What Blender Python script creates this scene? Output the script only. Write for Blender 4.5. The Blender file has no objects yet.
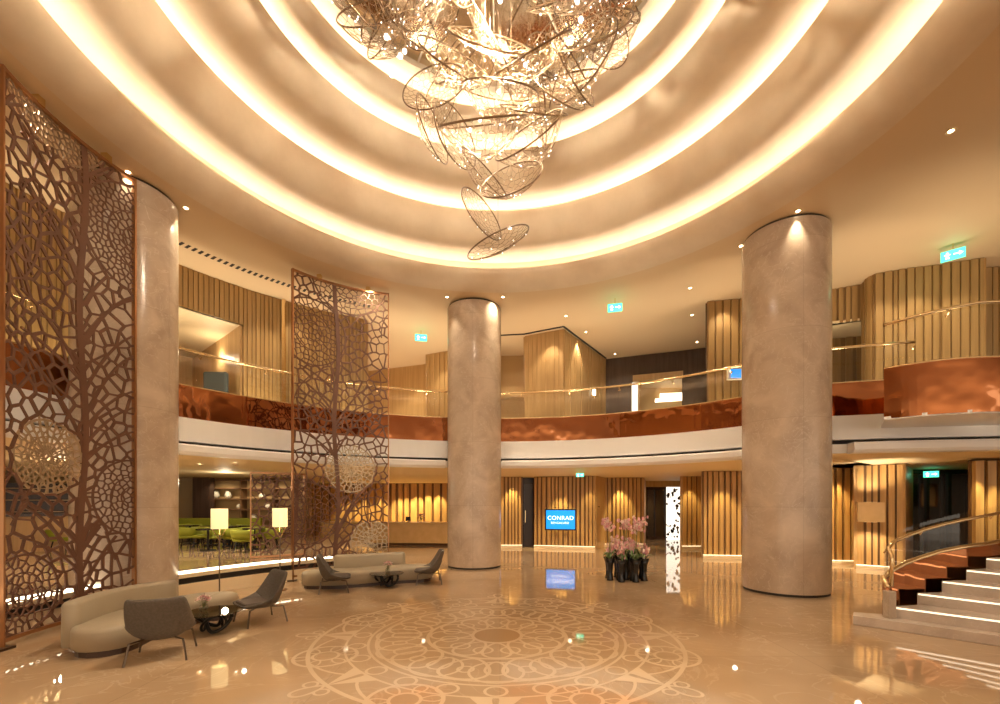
import bpy, math, random
from math import sin, cos, pi, radians as R, hypot, atan2, sqrt
from mathutils import Vector, Matrix
random.seed(7)
S = bpy.context.scene
COL = S.collection
E, F, HZ = 1.85, 450.0, 502.0      # eye height, focal length in pixels, horizon row
CX, CY = -0.11, 6.0                # centre of the rotunda
ZC = 7.42                          # flat ceiling height
ZF = 3.45                          # upper floor height

def W(px, d):                      # plan position seen at image column px at depth d
    return ((px - 500) / F * d, d)
def pol(r, a, z=None):
    p = (CX + r * cos(R(a)), CY + r * sin(R(a)))
    return p if z is None else (p[0], p[1], z)

# ------------------------------------------------------------------ materials
def mat(name, col=(.5, .5, .5), rough=.5, metal=0, noise=None, bump=None, emit=None, strength=0, coat=0, ior=None, vor=None, stretch=(1, 1, 1)):
    m = bpy.data.materials.new(name); m.use_nodes = True
    nt = m.node_tree; n = nt.nodes; l = nt.links
    b = n['Principled BSDF']
    b.inputs['Base Color'].default_value = (*col, 1)
    b.inputs['Roughness'].default_value = rough
    b.inputs['Metallic'].default_value = metal
    if coat: b.inputs['Coat Weight'].default_value = coat; b.inputs['Coat Roughness'].default_value = .04
    if ior: b.inputs['IOR'].default_value = ior
    if emit:
        b.inputs['Emission Color'].default_value = (*emit, 1); b.inputs['Emission Strength'].default_value = strength
    tc = n.new('ShaderNodeTexCoord'); mp = n.new('ShaderNodeMapping'); mp.inputs['Scale'].default_value = stretch
    l.new(tc.outputs['Object'], mp.inputs['Vector'])
    if noise:
        col2, scale, detail = noise
        t = n.new('ShaderNodeTexNoise'); t.inputs['Scale'].default_value = scale; t.inputs['Detail'].default_value = detail
        t.inputs['Roughness'].default_value = .6
        l.new(mp.outputs[0], t.inputs['Vector'])
        rp = n.new('ShaderNodeValToRGB'); rp.color_ramp.elements[0].position = .32; rp.color_ramp.elements[1].position = .68
        rp.color_ramp.elements[0].color = (*col, 1); rp.color_ramp.elements[1].color = (*col2, 1)
        l.new(t.outputs['Fac'], rp.inputs[0]); l.new(rp.outputs[0], b.inputs['Base Color'])
    if bump:
        scale, st = bump
        t2 = n.new('ShaderNodeTexNoise'); t2.inputs['Scale'].default_value = scale; t2.inputs['Detail'].default_value = 2
        l.new(mp.outputs[0], t2.inputs['Vector'])
        bp = n.new('ShaderNodeBump'); bp.inputs['Strength'].default_value = st; bp.inputs['Distance'].default_value = .1
        l.new(t2.outputs['Fac'], bp.inputs['Height']); l.new(bp.outputs[0], b.inputs['Normal'])
    return m

def marble(name, c1, c2, vein, rough, scale, brick=None, ior=None, joint=.6):
    m = bpy.data.materials.new(name); m.use_nodes = True
    nt = m.node_tree; n = nt.nodes; l = nt.links; b = n['Principled BSDF']
    b.inputs['Roughness'].default_value = rough
    if ior: b.inputs['IOR'].default_value = ior
    tc = n.new('ShaderNodeTexCoord')
    a = n.new('ShaderNodeTexNoise'); a.inputs['Scale'].default_value = scale; a.inputs['Detail'].default_value = 6; a.inputs['Distortion'].default_value = .8
    l.new(tc.outputs['Object'], a.inputs['Vector'])
    r = n.new('ShaderNodeValToRGB'); e = r.color_ramp.elements
    e[0].position = .3; e[0].color = (*c1, 1); e[1].position = .7; e[1].color = (*c2, 1)
    l.new(a.outputs['Fac'], r.inputs[0])
    v = n.new('ShaderNodeTexNoise'); v.inputs['Scale'].default_value = scale * 1.7; v.inputs['Detail'].default_value = 8; v.inputs['Distortion'].default_value = 2.2
    l.new(tc.outputs['Object'], v.inputs['Vector'])
    vr = n.new('ShaderNodeValToRGB'); q = vr.color_ramp.elements
    q[0].position = .485; q[0].color = (0, 0, 0, 1); q[1].position = .5; q[1].color = (1, 1, 1, 1)
    x = q.new(.515); x.color = (0, 0, 0, 1)
    l.new(v.outputs['Fac'], vr.inputs[0])
    sc = n.new('ShaderNodeMath'); sc.operation = 'MULTIPLY'; sc.inputs[1].default_value = .45
    l.new(vr.outputs[0], sc.inputs[0])
    mx = n.new('ShaderNodeMix'); mx.data_type = 'RGBA'
    l.new(sc.outputs[0], mx.inputs[0]); l.new(r.outputs[0], mx.inputs[6]); mx.inputs[7].default_value = (*vein, 1)
    out = mx.outputs[2]
    if brick:
        bk = n.new('ShaderNodeTexBrick'); bk.offset = 0
        bk.inputs['Scale'].default_value = 1; bk.inputs['Mortar Size'].default_value = .006
        bk.inputs['Brick Width'].default_value = brick[0]; bk.inputs['Row Height'].default_value = brick[1]
        bk.inputs['Color1'].default_value = (1, 1, 1, 1); bk.inputs['Color2'].default_value = (.93, .93, .93, 1)
        bk.inputs['Mortar'].default_value = (joint, joint, joint, 1)
        l.new(tc.outputs['UV' if len(brick) > 2 else 'Object'], bk.inputs['Vector'])
        mm = n.new('ShaderNodeMix'); mm.data_type = 'RGBA'; mm.blend_type = 'MULTIPLY'; mm.inputs[0].default_value = 1
        l.new(out, mm.inputs[6]); l.new(bk.outputs[0], mm.inputs[7]); out = mm.outputs[2]
    l.new(out, b.inputs['Base Color'])
    return m

def glassmat(name, tint=(1, 1, 1), gloss=.12):
    m = bpy.data.materials.new(name); m.use_nodes = True
    nt = m.node_tree; n = nt.nodes; l = nt.links; n.clear()
    o = n.new('ShaderNodeOutputMaterial'); t = n.new('ShaderNodeBsdfTransparent'); g = n.new('ShaderNodeBsdfGlossy')
    t.inputs[0].default_value = (*tint, 1); g.inputs['Roughness'].default_value = .02
    fr0 = n.new('ShaderNodeLayerWeight'); fr0.inputs[0].default_value = .5
    fr = n.new('ShaderNodeMath'); fr.operation = 'POWER'; fr.inputs[1].default_value = 4; l.new(fr0.outputs['Facing'], fr.inputs[0])
    mt = n.new('ShaderNodeMath'); mt.operation = 'MULTIPLY_ADD'; mt.inputs[1].default_value = .6; mt.inputs[2].default_value = .04 + gloss * .2
    mx = n.new('ShaderNodeMixShader')
    l.new(fr.outputs[0], mt.inputs[0]); l.new(mt.outputs[0], mx.inputs[0]); l.new(t.outputs[0], mx.inputs[1]); l.new(g.outputs[0], mx.inputs[2])
    l.new(mx.outputs[0], o.inputs[0])
    return m

WARM = (1, .83, .58)
M = dict(
    plaster=mat('plaster', (.72, .58, .42), .55, noise=((.80, .66, .49), 1.4, 4)),
    ceil=mat('ceiling_paint', (.74, .56, .35), .6),
    white=mat('white_fascia', (.97, .95, .94), .45),
    soffit=mat('soffit', (.85, .68, .42), .6),
    floor=marble('floor_marble', (.41, .27, .155), (.51, .355, .22), (.62, .46, .31), .028, .55, (1.8, 1.8), 2.0, .82),
    inlay=mat('inlay_marble', (.66, .49, .325), .05, ior=1.95),
    inlaydark=mat('inlay_dark', (.40, .25, .13), .07, ior=1.75),
    column=marble('column_marble', (.44, .335, .25), (.66, .53, .41), (.74, .62, .50), .2, 1.5, (1.21, 1.75, 1), None, .84),
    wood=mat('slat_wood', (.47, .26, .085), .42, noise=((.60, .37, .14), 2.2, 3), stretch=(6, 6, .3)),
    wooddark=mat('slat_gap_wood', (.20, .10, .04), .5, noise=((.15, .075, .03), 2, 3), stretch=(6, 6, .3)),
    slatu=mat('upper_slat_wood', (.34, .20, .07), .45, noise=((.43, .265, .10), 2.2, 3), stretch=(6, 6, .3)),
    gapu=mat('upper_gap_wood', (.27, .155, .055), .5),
    wood2=mat('veneer', (.50, .31, .13), .4, noise=((.62, .41, .19), 1.5, 4), stretch=(8, 8, .4)),
    dark=mat('dark_panel', (.055, .032, .022), .25, noise=((.085, .05, .035), 2, 3), stretch=(5, 5, .3)),
    copper=mat('polished_copper', (.62, .26, .12), .05, metal=1, bump=(1.3, .26)),
    bronze=mat('bronze_lattice', (.15, .066, .04), .5, metal=.1),
    bronzelight=mat('champagne_lattice', (.50, .39, .26), .35, metal=.7),
    champagne=mat('dull_champagne_lattice', (.30, .20, .13), .45, metal=.5),
    frame=mat('bronze_frame', (.42, .21, .10), .28, metal=.8),
    brass=mat('brushed_brass', (.86, .66, .38), .22, metal=1),
    glass=glassmat('clear_glass', (.96, .97, .95)),
    smoke=glassmat('smoked_glass', (.5, .45, .4), .4),
    black=mat('black_gloss', (.015, .013, .012), .15),
    blackm=mat('black_metal', (.02, .018, .016), .4, metal=.5),
    slot=mat('slot_black', (.03, .022, .018), .7),
    cove=mat('cove_light', (1, 1, 1), .5, emit=(1, .88, .70), strength=8.5),
    coveface=mat('cove_face', (.86, .74, .58), .6),
    strip=mat('led_strip', (1, 1, 1), .5, emit=(1, .86, .62), strength=2.5),
    stripsoft=mat('plinth_light', (1, 1, 1), .5, emit=(1, .80, .45), strength=1.3),
    stepled=mat('step_light', (1, 1, 1), .5, emit=(1, .85, .62), strength=.9),
    lamp=mat('downlight_lens', (1, 1, 1), .5, emit=(1, .86, .6), strength=9),
    shade=mat('lamp_shade_linen', (.9, .8, .55), .8, emit=(1, .76, .34), strength=.62),
    crystal=mat('crystal', (1, 1, 1), .1, emit=(1, .95, .84), strength=2.6),
    wire=mat('gilded_wire', (.42, .31, .20), .4, metal=.5),
    rim=mat('dark_rim_wire', (.20, .13, .075), .35, metal=.7),
    mirror=mat('bronze_mirror', (.84, .72, .54), .1, metal=1, bump=(1.2, .04)),
    sofa=mat('taupe_leather', (.36, .295, .205), .5, bump=(30, .02)),
    plinth=mat('dark_wood_plinth', (.06, .028, .015), .3),
    chair=mat('grey_wool', (.105, .088, .072), .8, noise=((.14, .118, .10), 40, 3)),
    cushion=mat('dark_seat_cushion', (.085, .062, .05), .55),
    legs=mat('leg_metal', (.16, .12, .09), .3, metal=.9),
    green=mat('lime_fabric', (.27, .30, .02), .7),
    pink=mat('pink_petals', (.80, .33, .40), .6, noise=((.88, .60, .58), 30, 2)),
    pinkwhite=mat('blush_petals', (.86, .66, .60), .6),
    leaf=mat('green_leaves', (.10, .16, .04), .5),
    stem=mat('stem_green', (.22, .22, .07), .5),
    screenblue=mat('blue_display', (.0, .2, .6), .3, emit=(.005, .25, .80), strength=.9),
    screentext=mat('white_display_text', (1, 1, 1), .3, emit=(.75, .93, 1), strength=1.1),
    exitg=mat('exit_green', (.05, .7, .4), .3, emit=(.08, .95, .50), strength=1.6),
    exitw=mat('exit_white', (1, 1, 1), .3, emit=(.7, 1, .9), strength=2),
    bright=mat('lit_window', (1, 1, 1), .5, emit=(1, .93, .80), strength=.95),
    steptread=marble('step_stone', (.46, .37, .30), (.58, .48, .40), (.62, .52, .44), .25, 2.5),
    counter=mat('counter_wood', (.66, .43, .18), .3, noise=((.74, .50, .23), 3, 3)),
    teal=mat('grey_teal_fabric', (.06, .075, .075), .7),
    back=mat('lounge_wall', (.30, .205, .10), .6),
    shelf=mat('lit_shelf_back', (.56, .37, .17), .5),
    cream=mat('cream_marble', (.80, .66, .46), .2),
    ceramic=mat('cream_ceramic', (.85, .78, .62), .3),
)

# ------------------------------------------------------------------ mesh builder
class MB:
    def __init__(s): s.v = []; s.f = []; s.mi = []; s.uv = None
    def add(s, vs, fs, m=0):
        k = len(s.v); s.v += [tuple(p) for p in vs]
        for f in fs: s.f.append(tuple(i + k for i in f)); s.mi.append(m)
    def box(s, a, b, m=0):
        x0, y0, z0 = a; x1, y1, z1 = b
        s.add([(x0, y0, z0), (x1, y0, z0), (x1, y1, z0), (x0, y1, z0), (x0, y0, z1), (x1, y0, z1), (x1, y1, z1), (x0, y1, z1)],
              [(0, 3, 2, 1), (4, 5, 6, 7), (0, 1, 5, 4), (1, 2, 6, 5), (2, 3, 7, 6), (3, 0, 4, 7)], m)
    def prism(s, pts, z0, z1, m=0):
        n = len(pts)
        area = sum(pts[i][0] * pts[(i + 1) % n][1] - pts[(i + 1) % n][0] * pts[i][1] for i in range(n))
        if area < 0: pts = pts[::-1]
        z0s = z0 if isinstance(z0, (list, tuple)) else [z0] * n
        s.add([(p[0], p[1], z0s[0]) for p in pts] + [(p[0], p[1], z1) for p in pts],
              [tuple(range(n))[::-1], tuple(range(n, 2 * n))] + [(i, (i + 1) % n, n + (i + 1) % n, n + i) for i in range(n)], m)
    def obox(s, p, q, w, z0, z1, m=0):     # upright box along plan segment p-q, width w centred
        dx, dy = q[0] - p[0], q[1] - p[1]; L = hypot(dx, dy) or 1e-6; nx, ny = -dy / L * w / 2, dx / L * w / 2
        s.prism([(p[0] + nx, p[1] + ny), (q[0] + nx, q[1] + ny), (q[0] - nx, q[1] - ny), (p[0] - nx, p[1] - ny)], z0, z1, m)
    def lathe(s, prof, c=(0, 0, 0), n=32, m=0, a0=0, a1=360, flip=False):
        full = abs(a1 - a0) >= 359.9; k = n if full else n + 1; P = len(prof); vs = []
        for i in range(k):
            a = R(a0 + (a1 - a0) * i / n)
            for r, z in prof: vs.append((c[0] + r * cos(a), c[1] + r * sin(a), c[2] + z))
        fs = []
        for i in range(n):
            j = (i + 1) % k
            for t in range(P - 1):
                q = (i * P + t, j * P + t, j * P + t + 1, i * P + t + 1)
                fs.append(q[::-1] if flip else q)
        s.add(vs, fs, m)
    def tube(s, pts, r, n=6, m=0, closed=False):
        pts = [Vector(p) for p in pts]; N = len(pts); vs = []; prev = None
        for i, p in enumerate(pts):
            if closed: t = pts[(i + 1) % N] - pts[i - 1]
            else: t = pts[min(i + 1, N - 1)] - pts[max(i - 1, 0)]
            if t.length < 1e-9: t = Vector((0, 0, 1))
            t.normalize()
            if prev is None:
                u = t.cross(Vector((0, 0, 1)) if abs(t.z) < .9 else Vector((1, 0, 0)))
            else: u = prev - t * prev.dot(t)
            u.normalize(); prev = u; w = t.cross(u)
            rr = r[i] if isinstance(r, (list, tuple)) else r
            for k in range(n):
                a = 2 * pi * k / n; vs.append(p + (u * cos(a) + w * sin(a)) * rr)
        fs = []
        for i in range(N if closed else N - 1):
            j = (i + 1) % N
            for k in range(n): fs.append((i * n + k, i * n + (k + 1) % n, j * n + (k + 1) % n, j * n + k))
        if not closed: fs += [tuple(range(n))[::-1], tuple((N - 1) * n + k for k in range(n))]
        s.add(vs, fs, m)
    def ball(s, c, r, m=0, n=8, sz=1):
        prof = [(r * sin(pi * i / 6), -r * sz * cos(pi * i / 6)) for i in range(7)]
        s.lathe([(max(a, 1e-4), b) for a, b in prof], c, n, m)
    def sweep(s, path, prof, m=0, closedprof=True, caps=True):   # path [(x,y)], prof [(offset to left, z)]
        N = len(path); P = len(prof); vs = []
        for i, p in enumerate(path):
            a = path[max(i - 1, 0)]; b = path[min(i + 1, N - 1)]
            dx, dy = b[0] - a[0], b[1] - a[1]; L = hypot(dx, dy); nx, ny = -dy / L, dx / L
            for o, z in prof: vs.append((p[0] + nx * o, p[1] + ny * o, z))
        fs = []
        for i in range(N - 1):
            for t in range(P if closedprof else P - 1):
                u = (t + 1) % P; fs.append((i * P + t, (i + 1) * P + t, (i + 1) * P + u, i * P + u))
        if closedprof and caps: fs += [tuple(range(P)), tuple((N - 1) * P + t for t in range(P))[::-1]]
        s.add(vs, fs, m)
    def build(s, name, mats, parent=None, smooth=False, org=None, sub=0, solid=0, bevel=0):
        if not isinstance(mats, (list, tuple)): mats = [mats]
        if parent is not None and org is None: org = tuple(parent.get('_o', parent.parent.get('_o', (0, 0, 0)) if parent.parent else (0, 0, 0)))
        if org: s.v = [(a - org[0], b - org[1], c - org[2]) for a, b, c in s.v]
        me = bpy.data.meshes.new(name); me.from_pydata(s.v, [], s.f); me.validate()
        for k in mats: me.materials.append(k)
        if len(mats) > 1 and len(me.polygons) == len(s.mi): me.polygons.foreach_set('material_index', s.mi)
        if smooth: me.polygons.foreach_set('use_smooth', [True] * len(me.polygons))
        me.update()
        o = bpy.data.objects.new(name, me); COL.objects.link(o)
        if parent is not None: o.parent = parent
        elif org: o.location = org
        if solid:
            md = o.modifiers.new('s', 'SOLIDIFY'); md.thickness = solid; md.offset = 0
        if bevel:
            md = o.modifiers.new('b', 'BEVEL'); md.width = bevel; md.segments = 2; md.limit_method = 'ANGLE'
        if sub:
            md = o.modifiers.new('u', 'SUBSURF'); md.levels = sub; md.render_levels = sub
        return o

def tag(o, label, cat, group=None, kind=None):
    o['label'] = label; o['category'] = cat
    if group: o['group'] = group
    if kind: o['kind'] = kind
    return o
def thing(name, label, cat, loc=(0, 0, 0), rz=0, group=None, world=False, kind=None):
    o = bpy.data.objects.new(name, None); o.empty_display_size = .1; COL.objects.link(o)
    o.location = loc; o.rotation_euler.z = rz
    o['_o'] = tuple(float(c) for c in loc) if world else (0., 0., 0.)   # world: parts given in world coordinates
    return tag(o, label, cat, group, kind)
def dup(root, loc, rz=0, label=None, scale=None):
    r = root.copy(); COL.objects.link(r); r.location = loc; r.rotation_euler.z = rz
    if label: r['label'] = label
    if scale: r.scale = scale
    for ch in list(root.children):
        c = ch.copy(); COL.objects.link(c); c.parent = r
        for g in list(ch.children):
            d = g.copy(); COL.objects.link(d); d.parent = c
    return r
def struct(o): o['kind'] = 'structure'; return o

# ------------------------------------------------------------------ floor
m = MB(); m.add([(-30, -12, 0), (30, -12, 0), (30, 32, 0), (-30, 32, 0)], [(0, 1, 2, 3)])
struct(m.build('floor', M['floor']))

# inlaid floor medallion, a thin flush ribbon mesh
m = MB(); mx_, my_ = -.04, 6.25
zr_ = [.0015]
def ribbon(pts, w, z=None, closed=False, mi=0):
    zr_[0] += 8e-6; z = zr_[0]
    N = len(pts); vs = []
    for i, p in enumerate(pts):
        a = pts[(i - 1) % N if closed else max(i - 1, 0)]; b = pts[(i + 1) % N if closed else min(i + 1, N - 1)]
        dx, dy = b[0] - a[0], b[1] - a[1]; L = hypot(dx, dy) or 1; nx, ny = -dy / L * w / 2, dx / L * w / 2
        vs += [(mx_ + p[0] + nx, my_ + p[1] + ny, z), (mx_ + p[0] - nx, my_ + p[1] - ny, z)]
    fs = [(2 * i, 2 * i + 1, 2 * ((i + 1) % N) + 1, 2 * ((i + 1) % N)) for i in range(N if closed else N - 1)]
    m.add(vs, fs, mi)
def circ(r, cx=0, cy=0, n=48): return [(cx + r * cos(2 * pi * i / n), cy + r * sin(2 * pi * i / n)) for i in range(n)]
def at(r, a): return (r * cos(a), r * sin(a))
def loop_(r0, r1, a, wd, n=28):      # pointed petal between radii
    pts = []
    for i in range(n):
        t = 2 * pi * i / n
        rr = (r0 + r1) / 2 + (r1 - r0) / 2 * cos(t); s_ = wd * sin(t) * (1 + .35 * cos(t))
        pts.append((rr * cos(a) - s_ * sin(a), rr * sin(a) + s_ * cos(a)))
    return pts
for r_, w_ in ((.34, .05), (.95, .05), (1.62, .035), (1.72, .035), (2.42, .05), (2.0, .03)): ribbon(circ(r_, n=96), w_, closed=True)
m.add([(mx_ + p[0], my_ + p[1], .0012) for p in circ(.32)], [tuple(range(48))], 1)
for k in range(12):
    a = 2 * pi * k / 12
    ribbon(loop_(.36, .92, a, .17), .038, closed=True)
    ribbon(circ(.12, *at(.66, a + pi / 12), n=18), .03, closed=True)
    ribbon(loop_(.98, 1.6, a + pi / 12, .27), .042, closed=True)
    ribbon(loop_(1.05, 1.45, a, .12), .034, closed=True)
    ribbon(circ(.09, *at(1.32, a + pi / 12), n=16), .03, closed=True)
    ribbon(circ(.30, *at(1.36, a), n=28), .034, closed=True)
for k in range(24):
    a = 2 * pi * k / 24
    ribbon(circ(.11, *at(1.86, a), n=16), .032, closed=True)
for k in range(8):
    a = 2 * pi * k / 8 + pi / 8
    ribbon(circ(.36, *at(2.22, a), n=32), .042, closed=True)
    ribbon(circ(.15, *at(2.22, a), n=20), .036, closed=True)
    for j in range(6): ribbon(loop_(.15, .35, 0, .06, 14) and [(at(2.22, a)[0] + x, at(2.22, a)[1] + y) for x, y in loop_(.15, .35, a + j * pi / 3, .06, 14)], .022, closed=True)
    b = a + pi / 8                                     # tapering darts and a three lobed tip between the rosettes
    for sgn in (-1, 1):
        p0 = at(2.0, b + sgn * .13); p1 = at(2.42, b); p2 = at(2.0, b + sgn * .02)
        zr_[0] += 8e-6; m.add([(mx_ + p[0], my_ + p[1], zr_[0]) for p in ((p0, p1, p2) if sgn < 0 else (p2, p1, p0))], [(0, 1, 2)])
        q0 = at(2.42, b + sgn * .09); ribbon(circ(.07, *at(2.53, b + sgn * .05), n=14), .028, closed=True)
    ribbon(loop_(2.45, 2.78, b, .08), .034, closed=True)
    for sgn in (-1, 1):
        arc = [at(2.0 + .42 * t, b + sgn * (.02 + .30 * t * t)) for t in [i / 8 for i in range(9)]]
        ribbon(arc, .034)
struct(m.build('trim_1', [M['inlay'], M['inlaydark']]))

# ------------------------------------------------------------------ stepped domed ceiling
def lip(r0, z0, r1, z1, n=8):   # convex quarter round from flat (r0,z0) up to edge (r1,z1)
    return [(r0 - (r0 - r1) * sin(pi / 2 * i / n), z1 - (z1 - z0) * cos(pi / 2 * i / n)) for i in range(n + 1)]
tiers = [  # lip start r, z flat, edge r, edge z
    (5.98, ZC, 5.37, 7.75), (5.04, 8.02, 4.60, 8.70), (3.94, 8.90, 3.52, 9.29), (3.34, 9.50, 3.16, 9.88)]
prof = [(30, ZC)]
covep = []
for i, (r0, z0, r1, z1) in enumerate(tiers):
    prof += lip(r0, z0, r1, z1)
    nz = tiers[i + 1][1] if i < 3 else 10.12
    back = r1 + .26
    prof += [(r1 + .04, z1 + .03), (r1 + .08, z1 - .04), (back, z1 - .04), (back, nz)]
    covep.append((back - .09, back - .02, z1 - .03, i))
prof += [(3.02, 10.12)]
m = MB(); m.lathe(prof, (CX, CY, 0), 144, 0)
m.mi = []
P = len(prof)
fl = []
for i in range(144):
    for t in range(P - 1): fl.append(1 if t == 0 else 0)
m.mi = fl
ce = struct(m.build('ceiling', [M['plaster'], M['ceil']], smooth=True))
md = ce.modifiers.new('e', 'EDGE_SPLIT'); md.split_angle = R(35)
for (ra, rb, z, i) in covep:
    m = MB(); m.lathe([(ra, z), (rb, z), (rb, z + .02), (ra, z + .02)], (CX, CY, 0), 96)
    o = m.build('cove_light_strip', M['cove'])
    tag(o, ['glowing ring of cove light behind the outermost and lowest ceiling lip', 'glowing ring of cove light behind the second ceiling lip from outside',
            'glowing ring of cove light behind the third ceiling lip from outside', 'glowing ring of cove light nearest the chandelier'][i], 'cove light')
m = MB(); m.lathe([(.001, 10.16), (2.95, 10.16)], (CX, CY, 0), 96)
struct(m.build('ceiling_mirror', M['mirror'], smooth=True))
m = MB(); m.lathe([(2.88, 10.05), (2.88, 10.2), (3.02, 10.2), (3.02, 10.05), (2.88, 10.05)], (CX, CY, 0), 96)
for k in range(12): m.obox(pol(.3, k * 30), pol(2.9, k * 30), .03, 10.13, 10.155)
struct(m.build('trim_2', M['coveface']))

# ------------------------------------------------------------------ balcony slab, upper floor, soffits
def arc(r, a0, a1, n): return [pol(r, a0 + (a1 - a0) * i / n) for i in range(n + 1)]
landing = [(12.5, 8.2), (11.2, 8.0), (10.0, 7.9), (8.9, 7.8), (8.2, 7.85), (7.65, 8.1), (7.25, 8.5)]
edge = [(13.0, 8.6), (10.5, 9.05), (9.0, 9.3), (8.03, 9.5), (7.4, 9.68)]
inner = edge + arc(7.85, 29.5, 216, 93)
outer = []
for p in inner:
    a = atan2(p[1] - CY, p[0] - CX); outer.append((CX + 27 * cos(a), CY + 27 * sin(a)))
def slab(z, name, mt, inn, up):
    inn = inn if up else off(inn, -3.2)
    m = MB(); n = len(inn); m.add([(*p, z) for p in inn] + [(*p, z) for p in outer], [((i, n + i, n + i + 1, i + 1) if up else (i + 1, n + i + 1, n + i, i)) for i in range(n - 1)])
    return struct(m.build(name, mt))
slab(ZF, 'floor_upper', M['floor'], inner, True)
def off(path, o):
    out = []
    for i, p in enumerate(path):
        a = path[max(i - 1, 0)]; b = path[min(i + 1, len(path) - 1)]
        dx, dy = b[0] - a[0], b[1] - a[1]; L = hypot(dx, dy); out.append((p[0] - dy / L * o, p[1] + dx / L * o))
    return out
# fascia: offset > 0 is towards the void
m = MB(); m.sweep(inner, [(0, 3.71), (0, 3.19), (-.2, 3.19), (-.2, 3.10), (-.02, 3.10), (-.02, 2.9), (-.1, 3.02), (-.5, 3.02), (-3.2, 2.87)], closedprof=False)
m.mi = []
for i in range(len(inner) - 1): m.mi += [0, 0, 1, 1, 0, 0, 2, 2]
struct(m.build('trim_3', [M['white'], M['slot'], M['soffit']]))
slab(2.87, 'ceiling_lower', M['soffit'], inner, False)
# projecting white lip between the columns
ang = [(36.9, 88.7), (101.6, 154.5), (166.5, 212)]
for a0, a1 in ang:
    n = max(3, int((a1 - a0) / 2)); p = arc(7.85, a0, a1, n)
    m = MB(); m.sweep(p, [(0, 3.1), (.3, 3.1), (.33, 3.06), (.33, 2.94), (.27, 2.88), (0, 2.88)])
    struct(m.build('trim_4', M['white']))
m = MB(); m.sweep([(13.0, 8.6), (10.5, 9.05), (9.0, 9.3), (8.03, 9.5), (7.45, 9.66)], [(0, 3.1), (.3, 3.1), (.33, 3.06), (.33, 2.94), (.27, 2.88), (0, 2.88)])
struct(m.build('trim_5', M['white']))

strip_path = inner[:]
m = MB(); m.sweep(off(strip_path, -.12), [(0, 2.96), (0, 3.0), (-.03, 3.0), (-.03, 2.96)])
struct(m.build('trim_13', M['strip']))
m = MB(); m.prism(landing + [(8.0, 9.45), (9.0, 9.25), (13.0, 8.55)], 3.40, 3.46); struct(m.build('floor_landing', M['white']))
# balustrades: copper parapet + glass + brass handrail
def balustrade(path, label, zc0, zc1, zr, name='glass_balustrade', parts=True):
    mid = path[len(path) // 2]; t = thing(name, label, 'balustrade', (mid[0], mid[1], zc0), world=True)
    zr = zr if isinstance(zr, list) else [zr] * len(path)
    p = off(path, -.03)
    m = MB(); m.sweep(p, [(0.025, zc0), (0.025, zc1), (-.04, zc1), (-.04, zc0)]); m.build('copper_parapet', M['copper'], t, smooth=False)
    m = MB(); m.sweep(p, [(0.04, zc1), (0.04, zc1 + .025), (-.06, zc1 + .025), (-.06, zc1)]); m.build('brass_trim', M['brass'], t)
    L = [0]
    for i in range(1, len(p)): L.append(L[-1] + hypot(p[i][0] - p[i - 1][0], p[i][1] - p[i - 1][1]))
    # glass panes
    i0 = 0
    while i0 < len(p) - 1:
        i1 = i0 + 1
        while i1 < len(p) - 1 and L[i1] - L[i0] < 1.45: i1 += 1
        vs = []; fs = []
        for i in range(i0, i1 + 1): vs += [(p[i][0], p[i][1], zc1 + .025), (p[i][0], p[i][1], zr[i] + .08)]
        for i in range(i1 - i0): fs.append((2 * i, 2 * i + 2, 2 * i + 3, 2 * i + 1))
        m = MB(); m.add(vs, fs); gp = m.build('glass_pane', M['glass'], t)
        q = off(path, .05)[i0]
        m = MB(); m.tube([(p[i0][0], p[i0][1], zr[i0] - .1), (q[0], q[1], zr[i0] - .07), (q[0], q[1], zr[i0])], .013); m.ball((p[i0][0], p[i0][1], zr[i0] - .1), .03)
        m.build('rail_bracket', M['brass'], gp)
        i0 = i1
    q = off(path, .05)
    m = MB(); m.tube([(q[i][0], q[i][1], zr[i]) for i in range(len(q))], .028, 8); m.build('handrail', M['brass'], t, smooth=True)
    return t
balustrade([(8.6, 9.36), (8.03, 9.5), (7.4, 9.68)] + arc(7.85, 29.6, 31, 2), 'short curved copper and glass balustrade between the right column and the stair landing', 3.71, 4.41, 5.16)
balustrade(arc(7.85, 31, 95, 48), 'curved copper and glass balustrade between the middle and right columns', 3.71, 4.41, 5.19)
balustrade(arc(7.85, 95, 214, 90), 'long curved copper and glass balustrade left of the middle column, behind the lattice screens', 3.71, 4.41, 5.19)
def smoothed(pts, n=6):
    out = []; P = [pts[0]] + list(pts) + [pts[-1]]
    for i in range(1, len(P) - 2):
        for k in range(n):
            t = k / n; a, b, c, d = P[i - 1], P[i], P[i + 1], P[i + 2]
            out.append(tuple(.5 * (2 * b[j] + (c[j] - a[j]) * t + (2 * a[j] - 5 * b[j] + 4 * c[j] - d[j]) * t * t + (3 * b[j] - a[j] - 3 * c[j] + d[j]) * t ** 3) for j in range(2)))
    return out + [P[-2]]
lp2 = smoothed(landing)
balustrade(lp2, 'tall copper and glass balustrade bulging out over the stair landing at right', 3.42, 4.36, [5.30 + max(0, (p[0] - 9) * .04) - (max(0, 8.3 - p[0]) * .12) for p in lp2])

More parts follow.
